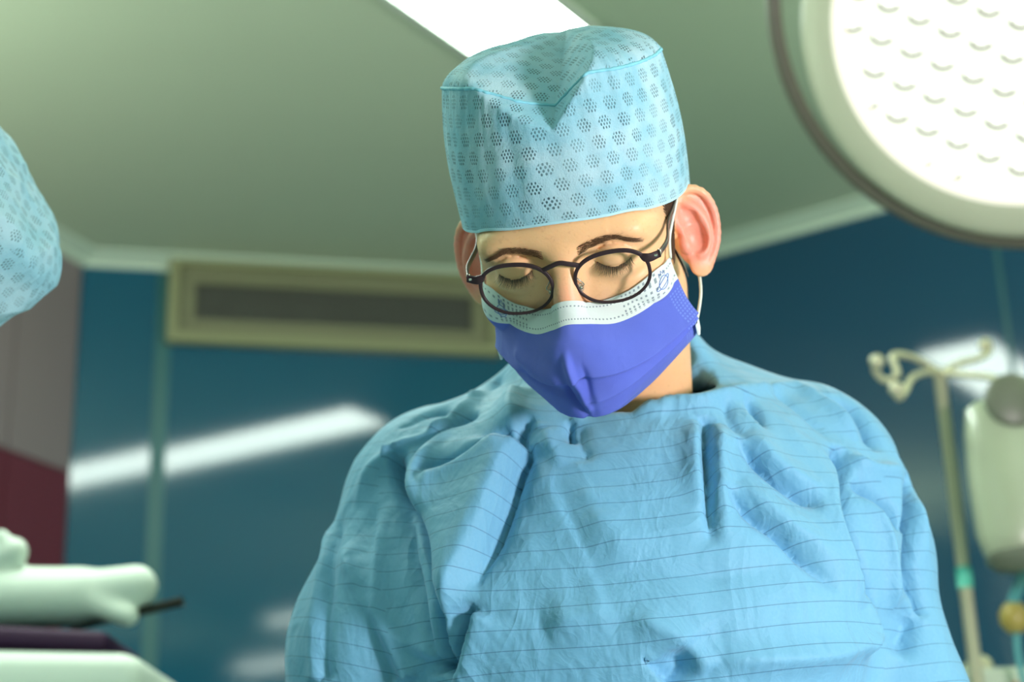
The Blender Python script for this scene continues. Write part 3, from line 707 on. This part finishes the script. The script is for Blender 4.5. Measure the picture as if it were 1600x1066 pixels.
m_mask = M_('mask_fabric', (.07, .11, .58), .6, Specular_IOR_Level=.3, Sheen_Weight=.1)
u, v = m_mask.uvw()
wv = ((u*330).frac() - .5).abs() + ((v*210 + (u*330).floor().mod(2.0)*.5).frac() - .5).abs()
sidew = (u - .5).abs().gt(.445)*v.gt(.24); dots = (((u*92).frac() - .5).abs().lt(.28))*(((v*42).frac() - .5).abs().lt(.28))*sidew
band_ = v.lt(.195)
bd = ((u*60).frac() - .5).abs().lt(.22)*(((v - .045).abs().lt(.006)) .max((v - .155).abs().lt(.006)))
bd2 = ((u*60).frac() - .5).abs().lt(.2)*((v*26).frac() - .5).abs().lt(.2)*(u - .5).abs().gt(.28)*(u-.5).abs().lt(.42)*v.lt(.17)
dash = bd.max(bd2)
c_ = m_mask.mix(m_mask.noise(40, 3), (.058, .10, .52), (.085, .14, .64)); c_ = m_mask.mix(wv*.35, c_, (.20, .26, .75)); c_ = m_mask.mix(dots*.45, c_, (.20, .34, .80))
c_ = m_mask.mix(band_, c_, (.66, .78, .76)); c_ = m_mask.mix(dash*band_*.75, c_, (.10, .17, .22))
m_mask.set('Base Color', c_); m_mask.bump(wv*.5 + dots*1.0 - dash*1.0 + m_mask.noise(35, 4, dist=1.0)*4.0, .55, .0010); m_mask = m_mask.m
mask = mesh('face_mask', hw(msk2.reshape(-1, 3)), grid_faces(NU, NV), m_mask, man, uv=np.stack([uu*.5+.5, vv], -1).reshape(-1, 2)); tag(mask, 'violet blue pleated face mask with white top band')
sm = mask.modifiers.new('thickness', 'SOLIDIFY'); sm.thickness = .0006; sm.offset = 0
m_loop = plain('ear_loop_elastic', (.68, .78, .70), .6)
mpR, _ = earmap(1); mpL, _ = earmap(-1)
for s in (-1, 1):
    mp, _ = earmap(s); e0 = msk2[-1 if s > 0 else 0, 2]; e1_ = msk2[-1 if s > 0 else 0, int(NV*.62)]
    P = [e0, onside(s, -36, 2, 2.2), onside(s, -20, 14, 2.6), onside(s, -4, 24, 2.6), mp((2, 27, -1)), mp((8, 30, -7)), mp((12, 14, -8)), mp((11, -10, -8)), mp((6, -30, -5)), (mp((5, -33, -4))*.65 + e1_*.35) + [s*2.0, 0, 0] if s > 0 else onside(s, -6, -40, 2.5), (mp((5, -33, -4))*.3 + e1_*.7) + [s*1.5, 0, 0] if s > 0 else onside(s, -30, -50, 2.5), e1_]
    mesh('ear_loop', hw(sweep(catmull(P, 90), circ(1.25, 8))[0]), sweep(catmull(P, 90), circ(1.25, 8))[1], m_loop, mask)
    # welded corner tab
    ctr = e1_ + np.array([s*1.5, 0, -1]); V, Fc = box(ctr, (0, 4.5, 1.5), (s*1.2, .5, 0), (0, -1.5, 5.0), .8); mesh('corner_tab', hw(V), Fc, m_mask, mask)
# printed emblem on the band, right side: ring with an orbit and a small crown
def onmask(u_, v_, off=.55):
    i = int(round((u_+1)/2*(NU-1))); j = int(round(v_*(NV-1))); fu = (u_+1)/2*(NU-1); i = min(int(fu), NU-2); a = fu-i; fv = v_*(NV-1); j = min(int(fv), NV-2); b = fv-j
    g4 = lambda G: G[i, j]*(1-a)*(1-b) + G[i+1, j]*a*(1-b) + G[i, j+1]*(1-a)*b + G[i+1, j+1]*a*b
    return g4(msk2) + g4(mn)*off
m_ink = plain('blue_ink', (.10, .20, .55), .6)
for cu in (.86, -.80):
    prt = []
    for (ru, rv, ang) in ((.030, .034, 0), (.050, .016, -.35)):
        P = [onmask(cu + ru*math.cos(a)*math.cos(ang) - rv*math.sin(a)*math.sin(ang)*.9, .095 + rv*math.sin(a)*math.cos(ang) + ru*math.cos(a)*math.sin(ang)*.9) for a in np.linspace(0, 2*PI, 28, endpoint=False)]
        prt.append(sweep(P, circ(.28, 5), closed=True))
    P = [onmask(cu + x, .095 + y) for x, y in ((-.02, -.036), (-.018, -.062), (-.008, -.045), (0, -.068), (.008, -.045), (.018, -.062), (.02, -.036))]
    prt.append(sweep(P, circ(.25, 5))); V, Fc = join(prt); mesh('printed_emblem', hw(V), Fc, m_ink, mask)

# ------------------------------------------------------------------ glasses
m_frame = M_('frame_acetate', (.022, .012, .016), .42, Specular_IOR_Level=.3); m_frame.vary((.028, .016, .020), .2, 60); m_frame = m_frame.m
m_temple = M_('temple_gunmetal', (.10, .095, .085), .3, Metallic=.5); m_temple.vary((.10, .095, .085), .2, 40); m_temple = m_temple.m
m_silver = M_('silver_rivet', (.75, .74, .66), .22, Metallic=1.0); m_silver.vary((.75, .74, .66), .05, 90); m_silver = m_silver.m
mg = bpy.data.materials.new('lens_glass'); mg.use_nodes = True; nt = mg.node_tree; nt.nodes.remove(nt.nodes['Principled BSDF'])
tr = nt.nodes.new('ShaderNodeBsdfTransparent'); tr.inputs[0].default_value = (.99, 1.0, .995, 1); gl = nt.nodes.new('ShaderNodeBsdfGlossy'); gl.inputs['Roughness'].default_value = .02
fr_ = nt.nodes.new('ShaderNodeFresnel'); fr_.inputs[0].default_value = 1.5; mx = nt.nodes.new('ShaderNodeMixShader')
nt.links.new(fr_.outputs[0], mx.inputs[0]); nt.links.new(tr.outputs[0], mx.inputs[1]); nt.links.new(gl.outputs[0], mx.inputs[2]); nt.links.new(mx.outputs[0], nt.nodes['Material Output'].inputs[0])
glo = hw((0, -100, 0)); gla = empty('eyeglasses', glo); tag(gla, 'dark round-rimmed eyeglasses worn low over the white mask band', 'eyeglasses')
def lensP(s, a, grow=0.0):
    c_, s2 = math.cos(a), math.sin(a); p = 2.35
    x = (25.8 + grow)*np.sign(c_)*abs(c_)**(2/p); z = (18.2 + grow)*np.sign(s2)*abs(s2)**(2/p)
    if z < 0: x *= 1 - .10*(abs(z)/18.2)**1.5                       # panto: narrower below
    z += .05*x*(1 if z > 0 else .3)
    X = s*(35.2 + x); y = -98.5 + .0016*(abs(X)-10)**2 - .10*(z)   # wrap and pantoscopic tilt
    return np.array([X, y, z - 3.2])
AA = np.linspace(0, 2*PI, 96, endpoint=False)
prt = []
for s in (-1, 1):
    P = np.array([lensP(s, a, 1.0) for a in AA]); thick = 1 + .22*np.sin(AA)
    prt.append(sweep(P, rrect(2.5, 2.4, .6), closed=True, up=(0, -1, 0), scale=np.stack([np.where(True, thick, 1), np.ones(96)], -1)))
    # end piece: tapering plate from the rim to the hinge
    pts = [lensP(s, .62, .6), np.array([s*62.5, -96.2, 7.0]), np.array([s*70.8, -93, 8.2])]
    prt.append(sweep(catmull(pts, 10), rrect(5.4, 2.4, .7), up=(0, -1, 0), scale=np.stack([np.array([.5, .75, 1.0, 1.15, 1.2, 1.15, 1.1, 1.05, 1.0, .95]), np.ones(10)], -1)))
P = catmull([lensP(-1, 2.45, 1.2), (-6, -102, 12.0), (0, -102.6, 13.6), (6, -102, 12.0), lensP(1, 2.45, 1.2)], 24)
prt.append(sweep(P, rrect(3.3, 2.8, .8), up=(0, -1, 0)))
V, Fc = join(prt); mesh('front_frame', hw(V), Fc, m_frame, gla)
for s in (-1, 1):
    ctr = lensP(s, 0); ctr[0] = s*35.2; ctr[1] = -98.0
    rings = [[np.array([s*35.2, lensP(s, 0)[1]*0 - 98.6 + .4, -3.2])*(1-f) + lensP(s, a, .2)*f - [0, 1.6*(1-f*f), 0] for a in AA] for f in (1, .8, .6, .4, .2, .02)]
    mesh('lens', hw(np.array(rings).reshape(-1, 3)), grid_faces(6, 96, False, True), mg, gla)
    V, Fc = box((s*67, -95.0, 8.0), (2.3, 0, 0), (0, .8, 0), (0, 0, .8), .3); mesh('rivet', hw(V), Fc, m_silver, gla)
    P = catmull([(s*70.8, -90, 8.2), (s*74.5, -70, 10.5), onside(s, -40, 14.5, 3.0), onside(s, -18, 18.5, 2.2), (s*79, -3, 25), (s*79.5, 10, 24), (s*80, 24, 10), (s*79, 30, -8)], 40)
    tm = mesh('temple', hw(sweep(P, rrect(1.9, 4.0, .6), up=(0, 0, 1))[0]), sweep(P, rrect(1.9, 4.0, .6), up=(0, 0, 1))[1], m_temple, gla)
    V, Fc = box((s*70.2, -90.4, 8.2), (1.5, 0, 0), (0, 1.6, 0), (0, 0, 2.2), .4); mesh('hinge', hw(V), Fc, m_silver, tm)
    pc_ = np.array([s*10.8, -95.5, -8.5]); V, Fc = lathe(pc_, (s*.6, -.5, .2), [(.1, -1.2), (2.6, -1), (3.4, 0), (2.6, 1), (.1, 1.2)], 14); pad = mesh('nose_pad', hw(V), Fc, plain('pad_silicone', (.45, .36, .26), .3), gla)
    V, Fc = lathe(pc_ + [s*.8, -1.2, .2], (s*.6, -.7, .1), [(.1, -.5), (1.4, -.4), (1.4, .5), (.1, .7)], 12); mesh('pad_screw', hw(V), Fc, m_silver, pad)
    P = catmull([lensP(s, 2.95, 0), pc_ + [s*3.0, -1.0, 2.5], pc_ + [s*.5, -.3, .5]], 10); mesh('pad_arm', hw(tube(P, .5, 6)[0]), tube(P, .5, 6)[1], m_silver, pad)

# ------------------------------------------------------------------ gown
GH = .0030
gf = Fld((-.28, 1.00, 1.00), (.46, 1.56, 1.62), GH)
torso = [(rcone((.095, 1.385, 1.02), (.092, 1.37, 1.30), .165, .160, (.95, 1.15, 1)), 0),
         (rcone((.0, 1.365, 1.40), (.185, 1.365, 1.405), .115, .115), .10),
         (ell((.095, 1.30, 1.30), (.155, .105, .13)), .08),
         (rcone((-.07, 1.395, 1.466), (.25, 1.395, 1.482), .060, .058), .06),
         (rcone((.03, 1.40, 1.505), (.150, 1.40, 1.512), .062, .060), .05),
         (rcone((.035, 1.325, 1.438), (.135, 1.325, 1.443), .076, .076), .05),
         (rcone((.085, 1.375, 1.48), (.085, 1.355, 1.54), .095, .082), .03)]
armL = [rcone((-.078, 1.385, 1.442), (-.100, 1.375, 1.32), .074, .080), rcone((-.100, 1.375, 1.32), (-.122, 1.36, 1.12), .080, .078), rcone((-.122, 1.36, 1.10), (-.02, 1.08, 1.02), .068, .05)]
armR = [rcone((.262, 1.385, 1.456), (.266, 1.375, 1.385), .066, .074), rcone((.266, 1.375, 1.385), (.280, 1.37, 1.29), .074, .066), rcone((.284, 1.365, 1.29), (.325, 1.34, 1.12), .062, .080), rcone((.315, 1.34, 1.10), (.20, 1.08, 1.02), .070, .05)]
for fn, k in torso: gf.op(fn, k)
FT = gf.F.copy()
def fieldof(L, k):
    g2 = Fld((-.28, 1.00, 1.00), (.46, 1.56, 1.62), GH)
    for fn in L: g2.op(fn, k)
    return g2
gl_, gr_ = fieldof(armL, .04), fieldof(armR, .03)
def smin(a, b, k): q_ = np.maximum(k - np.abs(a-b), 0)/k; return np.minimum(a, b) - q_*q_*k/4
gf.F = smin(smin(FT, gl_.F, .022), gr_.F, .022)
ft = Fld((-.28, 1.00, 1.00), (.46, 1.56, 1.62), GH); ft.F = FT
# neck opening
n1 = NECK + np.array([.008, .010, -.05]); n2 = hw((14, 36, -50))
gf.op(rcone(n1 + [.008, 0, 0], n2 + [.010, 0, 0], .062, .066, (.98, 1.12, 1)), .010, True)
gV, gQ = gf.nets(3)
def gtrace(x, y):
    d = ray(x, y); p = gf.trace(CAM, d, .9, 1.75, 500)
    return p if p is not None else CAM + d*1.38
G0 = gV.copy(); gN = norm(gf.grad(gV)); view = norm(CAM - gV); front = np.clip(((gN*view).sum(-1) + .15)/.3, 0, 1)*(gV[:, 1] < 1.50)
disp = np.zeros(len(gV))
def segd(P):
    """nearest point data to polyline P on every vertex: distance, signed side (+ right of travel as seen), parameter"""
    best = np.full(len(gV), 9.0); side = np.zeros(len(gV)); par = np.zeros(len(gV)); n = len(P) - 1
    lo, hi = P.min(0) - .09, P.max(0) + .09; I = np.where(((gV > lo) & (gV < hi)).all(1))[0]; v = gV[I]; nn = gN[I]
    b, sd, pr = np.full(len(I), 9.0), np.zeros(len(I)), np.zeros(len(I))
    for i in range(n):
        e = P[i+1] - P[i]; t = np.clip(((v - P[i]) @ e)/(e @ e + 1e-12), 0, 1); r = v - P[i] - t[:, None]*e; d = np.linalg.norm(r, axis=1)
        c = (np.cross(e[None], r)*nn).sum(-1); m = d < b; b[m] = d[m]; sd[m] = np.sign(c[m]); pr[m] = (i + t[m])/n
    best[I] = b; side[I] = sd; par[I] = pr; return best, side, par
def fold(L, a, wl, wr_, taper=(0.25, .25)):
    """raise (a>0) or sink (a<0) cloth along a line of photo points; wl / wr_: fall-off left / right of travel, mm"""
    global disp
    P = catmull(np.array([gtrace(*p) for p in L]), 6*len(L)); d, s, t = segd(P)
    wd = np.where(s > 0, wl, wr_)/1000.0; pr = np.exp(-(d/wd)**(1.15 if a < 0 else 1.5))
    env = np.clip(t/max(taper[0], 1e-3), 0, 1)**.7*np.clip((1-t)/max(taper[1], 1e-3), 0, 1)**.7
    inside = (t > 0) & (t < 1)
    disp += a/1000*pr*env*front
# side sign: s>0 lies to the right of travel when walking down the photo line
FOLDS = [
 ([(615,705),(621,752),(647,806),(672,856),(687,915),(697,965),(699,1050)], -9, 6, 9, (.05, .0)),
 ([(640,705),(650,760),(668,806),(690,856),(703,915),(710,965)], 6, 10, 24, (.1, .2)),
 ([(812,684),(795,718),(770,787),(746,856),(721,925),(706,999),(699,1045)], 9, 30, 7, (.06, .05)),
 ([(828,690),(812,725),(790,790),(765,856),(742,925)], -7, 9, 14, (.1, .3)),
 ([(692,662),(672,710),(660,752),(662,816)], 5, 6, 16, (.1, .2)),
 ([(800,672),(726,712),(667,742)], -5, 10, 9, (.1, .1)),
 ([(790,690),(726,727),(672,756)], 4, 9, 9, (.1, .1)),
 ([(805,612),(800,640),(812,672)], 6, 12, 12, (.1, .2)),
 ([(830,650),(812,676),(826,700)], -5, 9, 9, (.2, .3)),
 ([(758,608),(697,664),(622,703),(600,712)], 6, 8, 12, (.1, .2)),
 ([(775,590),(740,602),(690,640),(620,668)], -4.5, 7, 7, (.1, .3)),
 ([(735,590),(700,615),(640,650)], 3.5, 8, 8, (.1, .3)),
 ([(745,640),(690,676),(640,740)], -4, 7, 7, (.1, .3)),
 ([(615,707),(580,735),(555,790)], 4, 8, 12, (.2, .4)),
 ([(532,800),(523,860),(516,935),(511,1063)], -3.2, 4, 6, (.2, .0)),
 ([(519,820),(508,900),(500,1063)], 3, 8, 6, (.2, .0)),
 ([(538,855),(560,915),(593,979),(642,1063)], 5, 7, 16, (.2, .0)),
 ([(600,780),(596,880),(593,975)], 3, 5, 12, (.3, .3)),
 ([(555,870),(580,960),(612,1063)], -3.5, 8, 7, (.3, .0)),
 ([(620,760),(640,860),(668,960),(690,1050)], -4, 9, 12, (.3, .0)),
 ([(751,955),(736,999),(716,1066)], 6, 5, 16, (.1, .0)),
 ([(742,945),(722,1005),(708,1060)], -6, 6, 6, (.2, .0)),
 ([(864,742),(904,836),(963,965)], -4, 16, 13, (.3, .3)),
 ([(835,720),(880,800),(925,900),(945,960)], 3.5, 14, 14, (.3, .3)),
 ([(895,720),(935,810),(990,880)], 3, 14, 16, (.3, .3)),
 ([(1103,655),(1102,700),(1105,760),(1110,850)], -8, 4.5, 5.0, (.2, .35)),
 ([(1090,660),(1086,730),(1092,800)], 5, 9, 16, (.2, .3)),
 ([(1122,665),(1120,740),(1128,850)], 5, 14, 9, (.2, .3)),
 ([(1150,690),(1190,730),(1217,752),(1250,775),(1280,790)], -6, 8, 5, (.2, .2)),
 ([(1165,680),(1215,732),(1285,772)], 4, 7, 14, (.2, .3)),
 ([(1130,770),(1175,808),(1217,836),(1260,880),(1305,925)], -5, 7, 5, (.2, .3)),
 ([(1145,762),(1225,822),(1320,905)], 3.5, 6, 14, (.2, .3)),
 ([(1310,698),(1322,742),(1325,806),(1350,885),(1372,945)], -9, 8, 7, (.1, .2)),
 ([(1305,720),(1302,800),(1322,880),(1345,950)], 5, 14, 8, (.2, .2)),
 ([(1322,715),(1365,738),(1405,742)], 6, 9, 7, (.15, .2)),
 ([(1335,752),(1389,792),(1412,832)], -6, 6, 6, (.15, .2)),
 ([(1345,775),(1380,830),(1392,900),(1400,960)], 5, 9, 9, (.2, .2)),
 ([(1412,745),(1422,790),(1424,830),(1419,880),(1412,930)], -9, 4, 5, (.1, .2)),
 ([(1432,960),(1420,990),(1408,1025)], -7, 15, 7, (.2, .3)),
 ([(1425,890),(1432,930),(1445,965)], -4, 6, 6, (.2, .2)),
 ([(1385,640),(1410,700),(1430,790),(1445,880)], 4, 8, 10, (.3, .3)),
 ([(1261,592),(1325,634),(1355,670),(1367,705)], -6, 8, 7, (.2, .15)),
 ([(1240,605),(1300,640),(1340,690)], 4, 8, 8, (.2, .3)),
 ([(1180,600),(1250,640),(1300,690)], -3, 7, 7, (.2, .3)),
 ([(1000,640),(1049,629),(1100,617),(1150,609)], -8, 6, 5, (.1, .25)),
 ([(990,650),(1050,640),(1110,630),(1190,612),(1260,600)], 5, 6, 8, (.1, .2)),
 ([(1095,560),(1085,590),(1075,608)], 4, 6, 6, (.2, .2)),
 ([(1130,625),(1140,660),(1165,690)], -3.5, 5, 5, (.2, .3)),
 ([(1165,622),(1185,655),(1180,660)], -4, 5, 5, (.2, .3)),
 ([(1050,1015),(1062,1040),(1040,1066)], -9, 16, 16, (.2, .0)),
 ([(980,960),(1060,1000),(1110,1050)], 5, 10, 9, (.2, .1)),
 ([(1110,1035),(1220,1030),(1310,1020),(1370,985)], 6, 10, 12, (.2, .2)),
 ([(1345,930),(1358,985),(1340,1025)], 4, 6, 6, (.2, .2)),
 ([(880,900),(1000,890),(1130,900),(1250,880)], -4, 20, 20, (.3, .3)),
 ([(850,985),(900,965),(990,960)], 4, 14, 14, (.3, .3)),
 ([(830,663),(900,655),(990,646)], 2.2, 3, 3, (.05, .05)),
 ([(893,655),(890,672),(897,690)], -4, 3, 3, (.1, .2)),
 ([(905,660),(912,700),(925,720)], -3, 5, 5, (.1, .3)),
 ([(850,670),(862,700),(880,730)], 3, 5, 7, (.1, .3)),
]
for L, a, x1, x2, tp in FOLDS:
    fold(L, a*(2.1 if a < 0 else 1.9), x2, x1, tp)
    if a <= -4 and max(x1, x2) < 15: fold(L, a*1.5, 3.0, 3.0, tp)
# loose cloth: broad sag and small crumples from layered ridged waves
def wav(P, f, seed, n=7):
    r = np.random.default_rng(seed); o = 0
    for _ in range(n):
        d = norm(r.normal(size=3)); o = o + np.sin(P @ d*f*(0.7+.6*r.random()) + r.random()*6.28 + 1.5*np.sin(P @ norm(r.normal(size=3))*f*.6 + r.random()*6.28))
    return o/math.sqrt(n)
w1, w2 = wav(gV*[1, 1, .45], 34, 1), wav(gV*[1, 1, .6], 85, 2)
disp += (.0020*w1 + .0020*(.6 - np.abs(wav(gV*[1, 1, .3], 40, 5))) + .0008*(.6 - np.abs(w2)))*np.clip((gV[:, 2]-1.0)*9, 0, 1)
gV2 = gV + gN*disp[:, None]
# stripe coordinate: torso and sleeves are cut from separate panels
fl, fr2, fT = gl_.val(G0), gr_.val(G0), ft.val(G0)
sT = G0[:, 2] - .055*(G0[:, 0]-.09) + .004*np.sin(G0[:, 0]*17) + .0022*wav(G0, 20, 9)
sL = G0[:, 2] + .30*(G0[:, 0]+.13) + .0022*wav(G0, 20, 10); sR = G0[:, 2] - .10*(G0[:, 0]-.3) + .002*wav(G0, 20, 11)
pid = np.where(fl < np.minimum(fT, fr2) - .004, 1, np.where(fr2 < fT - .004, 2, 0))
q4 = pid[gQ]; fp = np.where((q4 == 1).sum(1) >= 2, 1, np.where((q4 == 2).sum(1) >= 2, 2, 0))
cor = np.where(fp[:, None] == 1, sL[gQ], np.where(fp[:, None] == 2, sR[gQ], sT[gQ]))
m_gown = M_('gown_fabric', (.17, .44, .60), .62, Specular_IOR_Level=.3, Sheen_Weight=.15)
at_ = m_gown.nt.nodes.new('ShaderNodeAttribute'); at_.attribute_name = 'stripe'; st = X_(m_gown.nt, at_.outputs['Fac'])
line = ((st/.0150).frac() - .5).abs().lt(.017)
c_ = m_gown.mix(m_gown.noise(9, 4), (.11, .345, .54), (.15, .41, .61)); c_ = m_gown.mix(m_gown.noise(420, 2)*.25, c_, (.27, .56, .70)); c_ = m_gown.mix(line*.66, c_, (.025, .09, .20))
m_gown.set('Base Color', c_)
rg = lambda sc, st_: ((m_gown.noise(sc, 3, stretch=st_, dist=1.1)*2.0 - 1.0).abs()*-1.0 + 1.0)
m_gown.bump(rg(9, (1, 1, .5))*6.0 + rg(20, (1, 1, .6))*2.5 + rg(48, (1, 1, .8))*.8 + m_gown.noise(90, 3)*.4, .42, .0022); m_gown = m_gown.m
gown = mesh('surgical_gown', gV2, gQ, m_gown, man, corner=cor); tag(gown, 'crumpled light blue surgical gown with thin dark pinstripes')
# neckline tie stitch
# skirt of the gown, trousers and shoes: below the frame
rows = []
for z, rx_, ry_ in ((1.04, .150, .135), (.95, .165, .150), (.8, .185, .165), (.6, .205, .18), (.4, .225, .195), (.28, .235, .20)):
    rows.append([(.095 + rx_*(1+.05*math.sin(7*a)*(1.04-z))*math.cos(a), 1.385 + ry_*(1+.05*math.sin(7*a)*(1.04-z))*math.sin(a), z) for a in np.linspace(0, 2*PI, 56, endpoint=False)])
mesh('gown_skirt', np.array(rows).reshape(-1, 3), grid_faces(len(rows), 56, False, True)[:, ::-1], m_gown, gown)
m_trous = plain('scrub_trousers', (.10, .30, .42), .7); m_shoe = plain('theatre_clog', (.55, .6, .6), .5)
for s in (-1, 1):
    mesh('trouser_leg', *tube([(.095+s*.1, 1.40, .06), (.095+s*.095, 1.39, .5), (.095+s*.09, 1.385, .9)], .07, 16), m_trous, man)
    V, Fc = lathe((.095+s*.105, 1.34, .0), (0, 0, 1), [(.001, 0), (.052, 0), (.055, .02), (.05, .05), (.03, .075), (.001, .08)], 24); V[:, 1] = 1.34 + (V[:, 1]-1.34)*2.5
    mesh('shoe', V, Fc, m_shoe, man)

# ------------------------------------------------------------------ second person, bending in from the left
z2 = norm([.92, -.12, .36]); f2 = norm([.30, -.10, -.93]); f2 = norm(f2 - z2*(f2 @ z2)); y2 = -f2; x2 = np.cross(y2, z2); R2 = np.stack([x2, y2, z2], 1)
O2 = at(30, 280, 1.36) - R2 @ np.array([0, .012, .152])
def hw2(p): return np.asarray(p, float)/1000 @ R2.T + O2
P2 = np.array([-.72, 1.35, 0]); mate = empty('person', P2); tag(mate, 'person bending in from the left edge, only the pale blue cap showing', 'person')
M1 = Matrix(np.vstack([np.c_[RH, OH - PB], [0, 0, 0, 1]]).tolist()); M2 = Matrix(np.vstack([np.c_[R2, O2 - P2], [0, 0, 0, 1]]).tolist())
b2 = link('body', body.data, mate); b2.matrix_local = M2 @ M1.inverted()
m_cap2 = cap_material('bouffant_fabric', (.26, .58, .70), (.50, .76, .84))
def lump(p):
    n = norm(p - np.array([0, 10, 60])); a = wav(p/1000, 42, 40)*3.2 + (.6 - np.abs(wav(p/1000, 60, 41)))*4.0 + (.6 - np.abs(wav(p/1000, 120, 42)))*1.2
    return p + n*(a*np.clip((p[..., 2] - 30)/40, 0, 1))[..., None]
bd_ = lump(cap_band(A, B)*[1.06, .98, 1]); tp_ = lump(cap_top(A2, B2)*[1.06, .98, 1])
cap2 = mesh('bouffant_cap', hw2(bd_.reshape(-1, 3)), grid_faces(NT, NB, True, False), m_cap2, mate, uv=np.stack([A*88 + 400, B*104 + 400], -1).reshape(-1, 2)); tag(cap2, 'crumpled pale blue cap with blue flecks')
mesh('cap_crown', hw2(tp_.reshape(-1, 3)), grid_faces(NT, NC, True, False), m_cap2, cap2, uv=np.stack([cr[..., 0] + 400, cr[..., 1]*1.15 + 400], -1).reshape(-1, 2))
N2 = hw2((0, 40, -175)); g3 = Fld(N2 - [.75, .40, .75], N2 + [.15, .40, .15], .012)
hip = np.array([N2[0] - .42, N2[1] + .06, .95])
g3.op(rcone(hip, N2 + [-.12, .02, -.10], .17, .15), .08); g3.op(rcone(N2 + [-.08, -.16, -.07], N2 + [-.08, .20, -.07], .07, .07), .07)
for sy in (-.2, .24): g3.op(rcone(N2 + [-.08, sy, -.08], N2 + [-.14, sy*1.1, -.38], .075, .065), .04)
V, Q = g3.nets(1); mesh('surgical_gown', V, Q, plain('second_gown_fabric', (.16, .44, .60), .65), mate)
rows = [[(hip[0] + r_*math.cos(a), hip[1] + r_*math.sin(a), z) for a in np.linspace(0, 2*PI, 40, endpoint=False)] for z, r_ in ((1.0, .16), (.7, .19), (.4, .21), (.04, .22))]
mesh('gown_skirt', np.array(rows).reshape(-1, 3), grid_faces(4, 40, False, True)[:, ::-1], plain('skirt_fabric', (.16, .44, .60), .65), mate)
